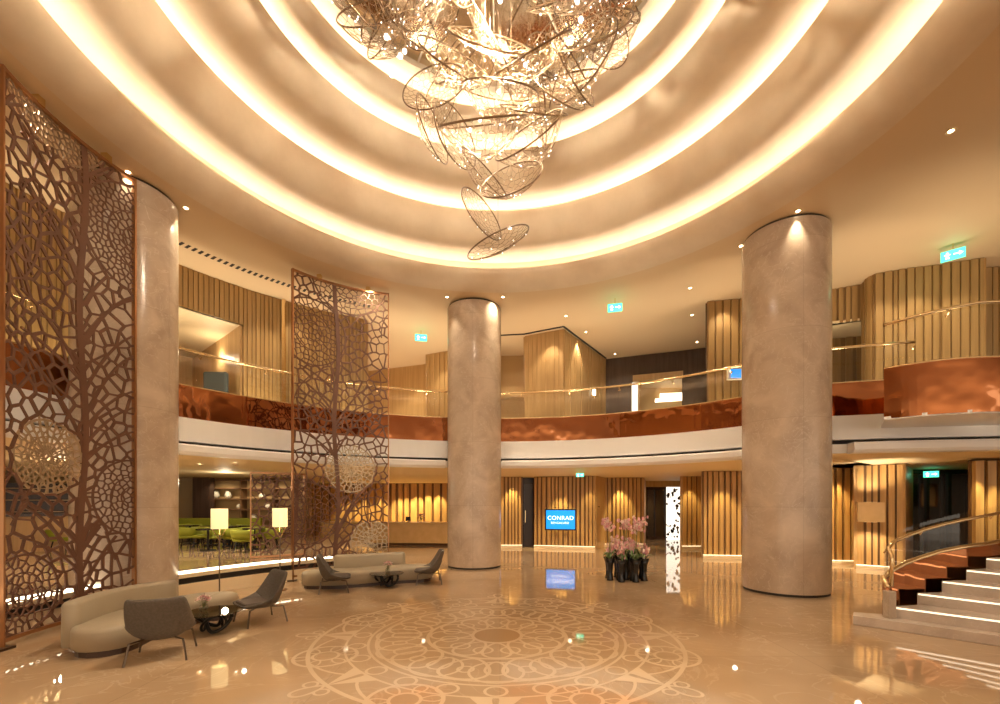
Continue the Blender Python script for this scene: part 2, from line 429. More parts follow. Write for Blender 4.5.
# ------------------------------------------------------------------ slatted walls
def slatwall(name, pts, z0, z1, pitch=.2, w=.13, dep=.05, mats=('wooddark', 'wood'), cap=True, var=.25, flip=False):
    m = MB(); rnd = random.Random(int(abs(pts[0][0] * 100)) + int(z0 * 10))
    P = []
    for i in range(len(pts) - 1):
        p, q = pts[i], pts[i + 1]; dx, dy = q[0] - p[0], q[1] - p[1]; L = hypot(dx, dy); ux, uy = dx / L, dy / L
        nx, ny = -uy, ux
        mx, my = (p[0] + q[0]) / 2, (p[1] + q[1]) / 2
        if (nx * (0 - mx) + ny * (3 - my)) < 0: nx, ny = -nx, -ny
        b0 = (p[0] - nx * .08, p[1] - ny * .08); b1 = (q[0] - nx * .08, q[1] - ny * .08)
        m.prism([p, q, b1, b0], z0, z1, 0)
        s = .02
        while s < L - .03:
            ww = w * (1 + rnd.uniform(-var, var)); dd = dep * (1 + rnd.uniform(-.4, .4)); e = min(s + ww, L)
            a = (p[0] + ux * s, p[1] + uy * s); b = (p[0] + ux * e, p[1] + uy * e)
            m.prism([a, b, (b[0] + nx * dd, b[1] + ny * dd), (a[0] + nx * dd, a[1] + ny * dd)], z0, z1 - .01, 1)
            s = e + (pitch - w) * (1 + rnd.uniform(-var, var))
    return struct(m.build(name, [M[mats[0]], M[mats[1]]]))
def plain(name, pts, z0, z1, mt, th=.1):
    m = MB()
    for i in range(len(pts) - 1): m.obox(pts[i], pts[i + 1], th, z0, z1)
    return struct(m.build(name, mt))

# ground floor (z 0 - 2.87)
G = 2.87
slatwall('wall_back', [W(300, 24.8), W(455, 24.4)], 0, G, .42, .28, .09)
plain('wall_back', [W(455, 24.4), W(492, 24.0), W(492, 18.4)], 0, G, M['wood2'])
slatwall('wall_back', [W(488, 18.3), W(522.6, 18.3)], 0, G, .16, .1, .05)
plain('wall_back', [W(522, 19.0), W(535, 19.0)], 0, G, M['dark'])
slatwall('wall_back', [W(534, 18.2), W(595, 17.6)], 0, G, .17, .11, .05)
plain('wall_back', [W(595, 17.6), W(603.6, 18.6)], 0, G, M['wood2'])
slatwall('wall_back', [W(603.6, 18.8), W(643, 18.8)], 0, G, .17, .11, .05)
plain('wall_back', [W(643, 18.8), W(645, 22.4)], 0, G, M['wood2'])
plain('wall_back', [W(640, 21.8), W(700, 21.8)], 2.58, G, M['wood2'])
plain('wall_back', [W(681, 22.4), W(681.5, 17.9)], 0, G, M['wood2'])
slatwall('wall_back', [W(682, 17.9), W(703, 17.9)], 0, G, .2, .15, .04)
plain('wall_back', [W(702.5, 17.9), W(703, 15.0)], 0, G, M['wood2'])
slatwall('wall_back', [W(703, 14.9), W(790, 14.5)], 0, G, .17, .11, .06)
slatwall('wall_right', [W(800, 13.6), W(856, 13.4)], 0, G, .21, .13, .06)
plain('wall_right', [W(856, 13.4), W(856, 12.6)], 0, G, M['wood2'])
slatwall('wall_right', [W(856, 12.6), W(903, 12.0)], 0, G, .17, .12, .05)
plain('wall_right', [W(903, 12.0), W(911, 14.2)], 0, G, M['wood'])
slatwall('wall_right', [W(971, 11.1), W(1060, 10.9)], 0, G, .26, .15, .1)
plain('wall_right', [W(971, 11.2), W(971, 14.2)], 0, G, M['wood2'])
plain('wall_back', [W(20, 26), W(300, 25), W(300, 24.8)], 0, G, M['back'])
# enclosing rear walls, both storeys
m = MB(); m.lathe([(26.5, 0), (26.5, ZC)], (CX, CY, 0), 80, 0, -20, 225); struct(m.build('wall_outer', M['wood2']))

# glowing plinths under the slatted walls
def plinth(pts, name='baseboard_back'):
    m = MB()
    for i in range(len(pts) - 1):
        p, q = pts[i], pts[i + 1]
        f = lambda c, k: (c[0] * k, c[1] * k)
        m.obox(f(p, .985), f(q, .985), .06, .0, .10)
    struct(m.build(name, M['cream']))
    m = MB()
    for i in range(len(pts) - 1):
        p, q = pts[i], pts[i + 1]
        m.obox((p[0] * .993, p[1] * .993), (q[0] * .993, q[1] * .993), .03, .10, .12)
    struct(m.build('trim_6', M['stripsoft']))
for pts in ([W(500, 18.3), W(522, 18.3)], [W(534, 18.2), W(595, 17.6)], [W(604, 18.8), W(643, 18.8)], [W(682, 17.9), W(703, 17.9)], [W(703, 14.9), W(790, 14.5)],
            [W(800, 13.6), W(856, 13.4)], [W(856, 12.6), W(903, 12.0)]): plinth(pts)

# doors of the ground floor
t = thing('glass_door', 'dark framed glass door in the recess right of the orchid display', 'door', (*W(655, 22.2), 0), world=True)
m = MB()
for a in (646, 654.5, 664.5): m.obox(W(a, 22.2), W(a + 1.4, 22.2), .08, 0, 2.6)
m.obox(W(646, 22.2), W(665.5, 22.2), .08, 2.45, 2.6); m.obox(W(646, 22.2), W(665.5, 22.2), .08, 0, .15)
m.build('door_frame', M['dark'], t)
m = MB(); m.obox(W(646, 22.25), W(665.5, 22.25), .02, 0, 2.6); m.build('glass_pane', M['smoke'], t)
plain('wall_back', [W(640, 24.5), W(668, 24.5)], 0, G, M['dark'])
m = MB(); m.obox(W(665.5, 22.2), W(682.5, 22.2), .04, 0, 2.6)
for k in range(70):      # dark leaf silhouettes on a bright pane
    u, v = random.uniform(666.3, 681.5), random.uniform(.1, 2.5)
    if 668 < u < 676 and .7 < v < 1.8: continue
    c = W(u, 22.14); r_ = random.uniform(.03, .1)
    m.add([(c[0] + r_ * cos(a) * random.uniform(.5, 1.2), c[1], v + r_ * sin(a)) for a in [i * 2 * pi / 6 for i in range(6)]], [tuple(range(6))], 1)
tag(m.build('patterned_window', [M['bright'], M['dark']]), 'tall bright backlit glass panel with dark leaf pattern beside the dark door', 'window')
t = thing('glass_door', 'wide dark glazed double door behind the staircase under a green exit sign', 'door', (*W(940, 14.3), 0), world=True)
m = MB()
for a in (908, 925, 947, 972): m.obox(W(a, 14.2), W(a + 3, 14.2), .1, 0, 2.85)
m.obox(W(908, 14.2), W(975, 14.2), .1, 2.75, 2.87); m.build('door_frame', M['dark'], t)
m = MB(); m.obox(W(908, 14.3), W(975, 14.3), .02, 0, 2.8); m.build('glass_pane', M['smoke'], t)
plain('wall_right', [W(890, 17.5), W(990, 16.5)], 0, G, M['dark'])
t = thing('picture_light', 'small lit artwork glimpsed behind the dark glass doors', 'picture', (*W(928, 16.8), 1.8), world=True)
m = MB(); m.obox(W(921, 16.8), W(936, 16.8), .05, 1.7, 2.5); m.build('canvas', M['shelf'], t)
m = MB()
for a in (920, 936): m.obox(W(a, 16.75), W(a + 1, 16.75), .06, 1.66, 2.54)
for z in (1.66, 2.5): m.obox(W(920, 16.75), W(937, 16.75), .06, z, z + .04)
m.build('frame', M['frame'], t)
t = thing('dark_door', 'dark narrow door recessed between slatted walls left of the blue display', 'door', (*W(528, 18.9), 0), world=True)
m = MB(); m.obox(W(524, 18.85), W(533, 18.85), .06, 0, 2.6); m.build('leaf', M['plinth'], t)
m = MB(); m.obox(W(525, 18.8), W(525.6, 18.8), .08, 1.0, 1.5); m.build('handle', M['brass'], [c_ for c_ in t.children if c_.name.startswith('leaf')][0])

# ------------------------------------------------------------------ upper storey walls (ZF - ZC)
U = ZC
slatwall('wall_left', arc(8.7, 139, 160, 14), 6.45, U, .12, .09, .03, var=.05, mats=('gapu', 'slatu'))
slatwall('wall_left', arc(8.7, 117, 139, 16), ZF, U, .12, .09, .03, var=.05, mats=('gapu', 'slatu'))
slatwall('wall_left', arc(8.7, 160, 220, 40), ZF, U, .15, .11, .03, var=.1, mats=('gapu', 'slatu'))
m = MB(); m.lathe([(8.7, 6.45), (13, 6.45)], (CX, CY, 0), 14, 0, 138, 161); struct(m.build('ceiling_alcove', M['soffit']))
plain('wall_left', arc(12.9, 137, 162, 10), ZF, 6.45, M['wood2'])
for a in (139, 160): plain('wall_left', [pol(8.78, a), pol(13, a)], ZF, U, M['wood2'])
m = MB(); a = pol(8.62, 132.5); m.box((a[0] - .04, a[1] - .04, ZF), (a[0] + .04, a[1] + .04, U - .02)); struct(m.build('trim_7', M['brass']))
plain('wall_left', [pol(8.78, 117), W(352, 19.5), W(392, 18.8), W(427, 18.2)], ZF, U, M['wood2'])
slatwall('wall_back', [W(427, 17.0), W(470, 16.2), W(498, 16.0)], ZF, U, .2, .14, .03, ('wood2', 'wood2'))
plain('wall_back', [W(427, 17.0), W(427, 18.3)], ZF, U, M['wood2'])
plain('wall_back', [W(497, 17.2), W(530, 17.2)], ZF, U, M['shelf'])
slatwall('wall_back', [W(525, 15.1), W(564, 14.5), W(606, 17.6)], ZF, U, .15, .12, .015, ('wood2', 'wood2'), var=.05)
plain('wall_back', [W(525, 15.2), W(525.5, 17.2)], ZF, U, M['wood2'])
# dark wall with a lit doorway
plain('wall_back', [W(604, 17.62), W(634, 17.2)], ZF, U, M['dark'])
plain('wall_back', [W(682, 16.6), W(712, 16.2)], ZF, U, M['dark'])
plain('wall_back', [W(634, 17.2), W(682, 16.6)], 6.62, U, M['dark'])
plain('wall_back', [W(633, 17.1), W(683, 16.5)], 6.4, 6.64, M['wood2'], .2)
plain('wall_back', [W(612, 22), W(720, 22)], ZF, U, M['shelf'])
m = MB()
m.obox(W(655, 21.2), W(684, 20.8), .1, 6.55, 6.7); m.obox(W(660, 21.8), W(684, 21.6), .05, 6.9, 7.1); struct(m.build('trim_8', M['strip']))
m = MB()
for k in range(9): m.obox(W(659 + k * 2.4, 21.6), W(660.4 + k * 2.4, 21.6), .04, 5.2 + .05 * (k % 3), 5.95)
tag(m.build('backlit_wall_art', M['bright']), 'white glowing slatted wall art through the upper doorway', 'wall art')
m = MB(); m.obox(W(632, 17.0), W(637.5, 17.0), .06, 4.5, 6.35)
tag(m.build('lit_side_panel', M['bright']), 'narrow bright backlit panel at the left of the upper doorway', 'light panel')
m = MB(); m.obox(W(639, 16.95), W(641, 16.95), .08, ZF, 6.4); struct(m.build('trim_9', M['wood2']))
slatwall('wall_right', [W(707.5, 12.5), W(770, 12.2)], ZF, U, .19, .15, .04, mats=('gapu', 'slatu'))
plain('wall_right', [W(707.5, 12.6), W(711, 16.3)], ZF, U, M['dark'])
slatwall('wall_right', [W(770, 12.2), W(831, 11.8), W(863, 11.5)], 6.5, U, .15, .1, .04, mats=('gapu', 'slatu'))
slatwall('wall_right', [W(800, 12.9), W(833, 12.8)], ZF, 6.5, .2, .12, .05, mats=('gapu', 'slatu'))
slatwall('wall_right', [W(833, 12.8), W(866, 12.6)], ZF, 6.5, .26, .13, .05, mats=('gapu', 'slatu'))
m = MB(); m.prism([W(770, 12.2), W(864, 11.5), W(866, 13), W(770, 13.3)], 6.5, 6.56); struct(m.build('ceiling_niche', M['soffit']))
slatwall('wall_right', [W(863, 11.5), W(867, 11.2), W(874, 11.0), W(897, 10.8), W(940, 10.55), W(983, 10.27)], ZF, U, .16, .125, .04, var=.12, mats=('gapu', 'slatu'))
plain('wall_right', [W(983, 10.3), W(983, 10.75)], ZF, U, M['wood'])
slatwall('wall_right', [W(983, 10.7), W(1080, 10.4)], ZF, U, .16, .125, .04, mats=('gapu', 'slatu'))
# ceiling shadow gap trims above the timber block
plain('trim_10', [W(499, 15.0), W(524, 14.9), W(563.5, 14.25), W(606, 17.4)], ZC - .03, ZC, M['slot'], .05)
# alcove shelves
t = thing('wall_shelf', 'lit timber shelf set between upper wall panels right of the middle column', 'shelf', (*W(511, 16.8), ZF), world=True)
for k, z in enumerate((4.9, 5.75)):
    m = MB(); m.obox(W(496, 16.9), W(525, 16.9), .45, z, z + .05); sb = m.build('shelf_board', M['wood2'], t)
    m = MB(); m.obox(W(497, 16.95), W(524, 16.95), .05, z + .05, z + .08); m.build('light_strip', M['strip'], sb)
# seat in upper alcove
t = thing('lounge_chair', 'grey high backed chair behind the upper left glass balustrade', 'chair', (*W(216, 11.5), ZF), world=True)
c = W(218, 11.6)
m = MB(); m.box((c[0] - .35, c[1] - .08, ZF + .4), (c[0] + .25, c[1] + .08, ZF + 1.75)); m.build('backrest', M['teal'], t, bevel=.05)
m = MB(); m.box((c[0] - .4, c[1] - .0, ZF + .3), (c[0] + .3, c[1] + .6, ZF + .55)); m.build('seat', M['teal'], t, bevel=.05)
for sx in (-.33, .22):
    for sy in (.05, .5):
        m = MB(); m.tube([(c[0] + sx, c[1] + sy, ZF), (c[0] + sx, c[1] + sy, ZF + .32)], .02); m.build('leg', M['legs'], t)

# ceiling vent slots
t = thing('ceiling_vent', 'row of short dark slots curving across the ceiling above the upper left wall', 'vent', pol(7.7, 135, ZC), world=True)
m = MB()
for k in range(44):
    a = 118 + k * .98
    p, q = pol(7.62, a), pol(7.8, a); m.obox(p, q, .06, ZC - .004, ZC + .01)
m.build('slot', M['slot'], t)

# ------------------------------------------------------------------ round columns
cols = [((-.74, 13.0), 'marble column in the middle, farthest of the three round columns'),
        ((5.985, 9.45), 'thick marble column standing right of the orchid display'),
        ((-6.80, 8.2), 'marble column at left, between the two bronze lattice screens')]
for (x, y), lab in cols:
    t = thing('round_column', lab, 'column', (x, y, 0), group=None, kind='thing')
    m = MB(); r = .80 if x > 3 else .77; n = 64
    vs = []; fs = []
    m.lathe([(r, .05), (r, ZC - .05)], n=n)
    o = m.build('shaft', M['column'], t, smooth=True)
    uvl = o.data.uv_layers.new(name='uv')
    for poly in o.data.polygons:
        for li in poly.loop_indices:
            co = o.data.vertices[o.data.loops[li].vertex_index].co
            a = atan2(co.y, co.x) % (2 * pi)
            if poly.center.y < 0 and poly.center.x > 0 and a < .5: a = 2 * pi
            uvl.data[li].uv = (a * r, co.z)
    m = MB(); m.lathe([(r - .02, 0), (r - .02, .05)], n=n); m.build('base_shadow_gap', M['slot'], t)
    m = MB(); m.lathe([(r - .03, ZC - .05), (r - .03, ZC)], n=n); m.build('top_shadow_gap', M['slot'], t)

# ------------------------------------------------------------------ bronze lattice screens
def clip(poly, a, b, c):            # keep a*x+b*y<=c
    out = []
    n = len(poly)
    for i in range(n):
        p, q = poly[i], poly[(i + 1) % n]; dp = a * p[0] + b * p[1] - c; dq = a * q[0] + b * q[1] - c
        if dp <= 0: out.append(p)
        if (dp < 0 < dq) or (dq < 0 < dp):
            t = dp / (dp - dq); out.append((p[0] + (q[0] - p[0]) * t, p[1] + (q[1] - p[1]) * t))
    return out
def voronoi_edges(seeds, box, reach=1.0):
    x0, x1, y0, y1 = box; es = {}
    for i, s in enumerate(seeds):
        poly = [(max(x0, s[0] - reach), max(y0, s[1] - reach)), (min(x1, s[0] + reach), max(y0, s[1] - reach)),
                (min(x1, s[0] + reach), min(y1, s[1] + reach)), (max(x0, s[0] - reach), min(y1, s[1] + reach))]
        near = sorted(((s[0] - t[0]) ** 2 + (s[1] - t[1]) ** 2, j) for j, t in enumerate(seeds) if j != i and abs(t[0] - s[0]) < reach and abs(t[1] - s[1]) < reach)[:26]
        for _, j in near:
            t = seeds[j]; a, b = t[0] - s[0], t[1] - s[1]
            poly = clip(poly, a, b, (t[0] ** 2 + t[1] ** 2 - s[0] ** 2 - s[1] ** 2) / 2)
            if len(poly) < 3: break
        for k in range(len(poly)):
            p, q = poly[k], poly[(k + 1) % len(poly)]
            if hypot(p[0] - q[0], p[1] - q[1]) < .012: continue
            key = tuple(sorted(((round(p[0], 2), round(p[1], 2)), (round(q[0], 2), round(q[1], 2)))))
            es[key] = (p, q)
    return list(es.values())
def darts(rnd, box, rmin, n, sv=1.0, ok=lambda u, v: True, prev=()):
    pts = list(prev)
    base = len(prev)
    for _ in range(n):
        u, v = rnd.uniform(box[0], box[1]), rnd.uniform(box[2], box[3])
        if ok(u, v) and all(((u - p[0])) ** 2 + ((v - p[1]) * sv) ** 2 > rmin * rmin for p in pts): pts.append((u, v))
    return pts[base:]
def three_arc(A, B, C_):
    ax, ay = A; bx, by = B; cx, cy = C_
    d = 2 * (ax * (by - cy) + bx * (cy - ay) + cx * (ay - by))
    ux = ((ax * ax + ay * ay) * (by - cy) + (bx * bx + by * by) * (cy - ay) + (cx * cx + cy * cy) * (ay - by)) / d
    uy = ((ax * ax + ay * ay) * (cx - bx) + (bx * bx + by * by) * (ax - cx) + (cx * cx + cy * cy) * (bx - ax)) / d
    r = hypot(ax - ux, ay - uy); a0 = atan2(ay - uy, ax - ux); a1 = atan2(cy - uy, cx - ux)
    da = (a1 - a0 + pi) % (2 * pi) - pi
    L = abs(da) * r
    def f(u, o=0):
        a = a0 + da * u / L; rr = r + o; return (ux + rr * cos(a), uy + rr * sin(a))
    return f, L
def screen(A, B, C_, z0, z1, circles, label, seed, name='lattice_screen', cell=.095, wmain=.036, mull=.45, foot=True):
    f, L = three_arc(A, B, C_); H = z1 - z0; rnd = random.Random(seed)
    t = thing(name, label, 'screen', (*f(L / 2), 0 if foot else z0), world=True)
    inside = lambda u, v: any((u - c[0]) ** 2 + (v - c[1]) ** 2 < c[2] ** 2 for c in circles)
    fine = []
    for c in circles:
        fine += darts(rnd, (max(0, c[0] - c[2]), min(L, c[0] + c[2]), max(0, c[1] - c[2]), min(H, c[1] + c[2])), c[3], 900, 1, lambda u, v: (u - c[0]) ** 2 + (v - c[1]) ** 2 < (c[2] - .03) ** 2)
    coarse = darts(rnd, (0, L, 0, H), cell, int(L * H * 70), .6, lambda u, v: not any((u - c[0]) ** 2 + (v - c[1]) ** 2 < (c[2] + .04) ** 2 for c in circles))
    es = voronoi_edges(fine + coarse, (0, L, 0, H))
    ms = [MB()] + [MB() for _ in circles]
    def strut(mb, p, q, w, dpt=.022):
        du, dv = q[0] - p[0], q[1] - p[1]; l = hypot(du, dv)
        if l < .004: return
        eu, ev = du / l * w * .3, dv / l * w * .3; nu, nv = -dv / l * w / 2, du / l * w / 2
        vs = []
        for o in (-dpt / 2, dpt / 2):
            for (u, v) in ((p[0] - eu + nu, p[1] - ev + nv), (q[0] + eu + nu, q[1] + ev + nv), (q[0] + eu - nu, q[1] + ev - nv), (p[0] - eu - nu, p[1] - ev - nv)):
                u = min(max(u, 0), L); v = min(max(v, 0), H); x, y = f(u, o); vs.append((x, y, z0 + v))
        mb.add(vs, [(0, 1, 2, 3), (7, 6, 5, 4), (0, 4, 5, 1), (3, 2, 6, 7), (1, 5, 6, 2), (0, 3, 7, 4)])
    for p, q in es:
        mu, mv = (p[0] + q[0]) / 2, (p[1] + q[1]) / 2; k = 0
        for i, c in enumerate(circles):
            if (mu - c[0]) ** 2 + (mv - c[1]) ** 2 < c[2] ** 2: k = i + 1; break
        if (mu < .01 or mu > L - .01 or mv < .01 or mv > H - .01): continue
        if k: strut(ms[k], p, q, .02, .016)
        else: strut(ms[0], p, q, wmain * rnd.uniform(.7, 1.3))
    for k in range(int(H * 2.2)):      # long strands sweeping over the net
        u, v = rnd.uniform(0, L), rnd.uniform(0, H); th = rnd.uniform(.9, 2.2); cv = rnd.uniform(-.22, .22); prev = (u, v)
        for j in range(8):
            nx = (prev[0] + .16 * cos(th), prev[1] + .16 * sin(th)); th += cv
            if not (0 < nx[0] < L and 0 < nx[1] < H) or inside(*nx): break
            strut(ms[0], prev, nx, .03, .024); prev = nx
    # flowing trunk and branches
    tr = [(mull * L + .05 * sin(v * 1.7 + seed), v) for v in [i * H / 24 for i in range(25)]]
    for a, b in zip(tr, tr[1:]): strut(ms[0], a, b, .095, .03)
    for k in range(int(H * 4.5)):
        v = rnd.uniform(.1, H - .3); u = mull * L; sg = rnd.choice((-1, 1)); sl = rnd.uniform(.8, 2.4); prev = (u, v)
        for j in range(7):
            nx = (prev[0] + sg * .13, prev[1] + .13 * sl * (1 - j * .12))
            if not (0 < nx[0] < L and nx[1] < H) or inside(*nx): break
            strut(ms[0], prev, nx, .045 - j * .003, .026); prev = nx
    ms[0].build('lattice', M['bronze'], t)
    for i, c in enumerate(circles):
        n = 40; pr = None
        for rr in ((c[2], .03), (c[2] * .55, .014), (c[2] * .28, .014)):
            pr = None
            for j in range(n + 1):
                a = 2 * pi * j / n; q = (c[0] + rr[0] * cos(a), c[1] + rr[0] * sin(a))
                okk = 0 <= q[0] <= L and 0 <= q[1] <= H
                if pr and okk: strut(ms[i + 1], pr, q, rr[1], .02)
                pr = q if okk else None
        if c[4] == 'bronzelight':
            for j in range(24):
                a = 2 * pi * j / 24; p = (c[0] + c[2] * .1 * cos(a), c[1] + c[2] * .1 * sin(a)); q = (c[0] + c[2] * cos(a), c[1] + c[2] * sin(a))
                if 0 <= q[0] <= L and 0 <= q[1] <= H: strut(ms[i + 1], p, q, .014, .016)
        if ms[i + 1].v: 
            o = ms[i + 1].build('medallion', M[c[4]], t)
    # frame
    N = 14
    path = [f(L * i / N) for i in range(N + 1)]
    for zz in (z0, z1 - .05):
        m = MB(); m.sweep(path, [(.035, zz), (.035, zz + .05), (-.035, zz + .05), (-.035, zz)]); m.build('frame_rail', M['frame'], t)
    for u in (0, L):
        x, y = f(u); m = MB(); m.obox(f(max(0, u - .03)), f(min(L, u + .03)), .08, 0 if foot else z0, z1); pst = m.build('post', M['frame'], t)
        if foot:
            m = MB(); m.box((x - .10, y - .10, 0), (x + .10, y + .10, .03)); m.build('foot_plate', M['plinth'], pst)
    if foot:
        for u in (.28 * L, .78 * L):
            x, y = f(u); m = MB(); m.box((x - .05, y - .05, z1 - .02), (x + .05, y + .05, ZC + .22)); m.build('ceiling_bracket', M['brass'], t)
    return t
screen((-6.25, 5.62), (-6.37, 6.65), (-6.21, 7.66), .08, 7.33,
       [(.72, 2.40, .52, .062, 'bronzelight'), (2.02, 1.85, .62, .075, 'bronze'), (2.12, 6.2, .88, .062, 'bronze'), (.8, 7.6, .86, .055, 'champagne'), (.35, .55, .52, .075, 'bronze'), (1.5, -.3, .7, .08, 'bronze')],
       'tallest bronze lattice screen standing in front of the left column beside the nearest curved sofa', 3, mull=.6)
screen((-4.88, 10.55), (-4.07, 11.33), (-2.92, 11.84), .08, 7.33,
       [(1.42, 2.62, .6, .075, 'bronzelight'), (1.95, .75, .52, .085, 'bronzelight'), (.35, 1.5, .75, .09, 'bronze'), (.5, 5.9, .8, .09, 'bronze'), (1.4, 7.5, .95, .095, 'bronze')],
       'bronze lattice screen between the left and middle columns behind the far sofa', 11)

# ------------------------------------------------------------------ left lounge: raised floor, glowing ledge
led = arc(6.65, 116, 215, 60)
m = MB()
for i in range(60):
    a = 116 + 99 * i / 60; b = 116 + 99 * (i + 1) / 60
    p, q, r_, s_ = pol(6.65, a), pol(6.65, b), pol(20, b), pol(20, a)
    m.add([(*p, .45), (*q, .45), (*r_, .45), (*s_, .45)], [(0, 1, 2, 3)])
struct(m.build('floor_lounge', M['floor']))
m = MB()
m.sweep(led, [(.08, 0), (.08, .26)], 0, closedprof=False); m.sweep(led, [(.08, .26), (-.02, .26), (-.02, .37)], 1, closedprof=False)
m.sweep(led, [(-.02, .37), (.04, .37), (.04, .45), (-.04, .45)], 0, closedprof=False)
p = pol(6.65, 116); q = pol(20, 116); m.add([(*p, 0), (*q, 0), (*q, .45), (*p, .45)], [(0, 1, 2, 3)])
struct(m.build('trim_11', [M['cream'], M['slot']]))
m = MB(); m.sweep(led, [(.02, .452), (-.14, .452), (-.14, .49), (.02, .49)], 0)
struct(m.build('trim_12', M['strip']))
# lounge back
plain('wall_left', [W(-40, 17.5), W(120, 18.5), W(197, 19)], .45, G, M['back'])
plain('wall_left', [W(195, 18.7), W(212, 18.7)], .45, G, M['dark'], .3)
t = thing('shelving_unit', 'wide lit timber shelving unit on the far wall of the lounge', 'shelving', (*W(245, 19), .45), world=True)
m = MB(); m.obox(W(211, 19.4), W(310, 19.4), .06, .45, 2.8); m.build('back_panel', M['shelf'], t)
for z in (.5, 1.05, 1.5, 1.95, 2.4, 2.75):
    m = MB(); m.obox(W(211, 19.15), W(310, 19.15), .5, z, z + .05); m.build('shelf_board', M['wooddark'], t)
for a in (211, 243, 275, 308):
    m = MB(); m.obox(W(a, 19.15), W(a + 1.2, 19.15), .5, .45, 2.8); m.build('upright', M['wooddark'], t)
for k, (a, z) in enumerate(((216, 2.0), (228, 2.0), (240, 1.55), (262, 2.0), (268, 1.55), (220, 1.1), (254, 1.1))):
    c = W(a, 19.1); m = MB(); h = .32 if k < 2 else .22
    m.lathe([(.001, 0), (.08, 0), (.14, h * .4), (.1, h * .8), (.05, h), (.001, h)], n=14)
    o = m.build('ceramic_vase', M['ceramic'], smooth=True); o.location = (*c, z)
    tag(o, ['tall cream vase on upper shelf, leftmost of the lounge shelving', 'tall cream vase second from left on the lounge shelving', 'small cream vase on middle shelf of the lounge shelving',
            'small cream vase on upper shelf near the copper lattice divider', 'small cream vase on middle shelf behind the copper divider', 'small cream vase on low shelf above the green banquette', 'small cream vase on low shelf right of the floor lamp'][k], 'vase')
# long lime banquette
t = thing('lime_banquette', 'long lime green banquette in front of the lounge shelving', 'banquette', (*W(210, 17.6), .45), world=True)
m = MB(); m.obox(W(150, 17.3), W(262, 17.3), .6, .6, .85); m.build('seat', M['green'], t, bevel=.05)
m = MB(); m.obox(W(150, 17.7), W(262, 17.7), .2, .7, 1.22); m.build('backrest', M['green'], t, bevel=.05)
m = MB(); m.obox(W(152, 17.3), W(260, 17.3), .45, .45, .6); m.build('plinth', M['black'], t)
# lime chairs and tables
def limechair():
    t = thing('lime_chair', 'lime green lounge chair with dark legs in the raised lounge', 'chair', group='lime chairs of the raised lounge')
    m = MB(); m.lathe([(.001, .38), (.24, .38), (.27, .42), (.27, .47), (.22, .5), (.001, .5)], n=20); m.build('seat', M['green'], t, smooth=True)
    m = MB(); m.lathe([(.25, .48), (.29, .5), (.31, .78), (.28, .8), (.25, .76), (.23, .5)], n=16, a0=0, a1=180); m.build('backrest', M['green'], t, smooth=True)
    for a in (45, 135, 225, 315):
        m = MB(); m.tube([(.16 * cos(R(a)), .16 * sin(R(a)), .39), (.24 * cos(R(a)), .24 * sin(R(a)), 0)], .018); m.build('leg', M['black'], t)
    return t
lc = None
spots = [(184, 15.6, 20), (196, 16.0, 160), (206, 15.2, 200), (222, 15.8, 30), (234, 15.0, 190), (246, 15.6, 150), (186, 13.8, 200), (201, 13.9, 10), (216, 13.6, 100), (233, 13.5, 170), (247, 13.7, 350), (243, 12.6, 180), (226, 14.6, 60), (262, 14.4, 100), (272, 13.6, 200), (100, 12.5, 40), (120, 13.2, 190), (60, 12.8, 120)]
for i, (a, d, rz) in enumerate(spots):
    if lc is None: lc = limechair(); lc.scale = (1, 1, .78); lc.location = (*W(a, d), .45); lc.rotation_euler.z = R(rz)
    else: dup(lc, (*W(a, d), .45), R(rz))
def smalltable():
    t = thing('lounge_table', 'small round dark pedestal table in the raised lounge', 'table', group='dark tables of the raised lounge')
    m = MB(); m.lathe([(.001, .6), (.3, .6), (.3, .63), (.001, .63)], n=24); m.build('table_top', M['black'], t)
    m = MB(); m.lathe([(.03, .03), (.03, .6)], n=10); m.build('pedestal', M['blackm'], t)
    m = MB(); m.lathe([(.001, 0), (.2, 0), (.2, .03), (.001, .03)], n=20); m.build('base', M['blackm'], t)
    return t
st = None
for a, d in ((190, 14.9), (211, 14.6), (229, 14.2), (241, 14.6), (208, 12.9), (254, 13.2), (112, 12.2)):
    if st is None: st = smalltable(); st.location = (*W(a, d), .45)
    else: dup(st, (*W(a, d), .45))
# small copper lattice divider
A, B, C2 = W(250, 11.1), W(271, 11.35), W(305, 11.9)
screen(A, B, C2, .46, 2.6, [(.85, .9, .38, .07, 'bronze')], 'low copper lattice divider inside the raised lounge beside the right floor lamp', 5, 'lattice_divider', .09, .034, .8, foot=False)
# bar counter behind the nearest screen
t = thing('bar_counter', 'brown timber bar counter seen through the nearest lattice screen', 'bar counter', (*W(55, 13), .45), world=True)
m = MB(); m.obox(W(5, 12.5), W(95, 13.5), .6, .45, 1.45); m.build('counter_front', M['wood2'], t)
m = MB(); m.obox(W(3, 12.45), W(97, 13.5), .75, 1.45, 1.52); m.build('counter_top', M['dark'], t)
t = thing('back_bar', 'dark back bar cabinet behind the timber bar counter', 'cabinet', (*W(50, 15), .45), world=True)
m = MB(); m.obox(W(0, 15.5), W(95, 16.5), .4, .45, 2.5); m.build('carcass', M['dark'], t)
for z in (1.5, 1.9, 2.3):
    m = MB(); m.obox(W(3, 15.1), W(93, 16.1), .1, z, z + .03); m.build('shelf_board', M['wood2'], t)

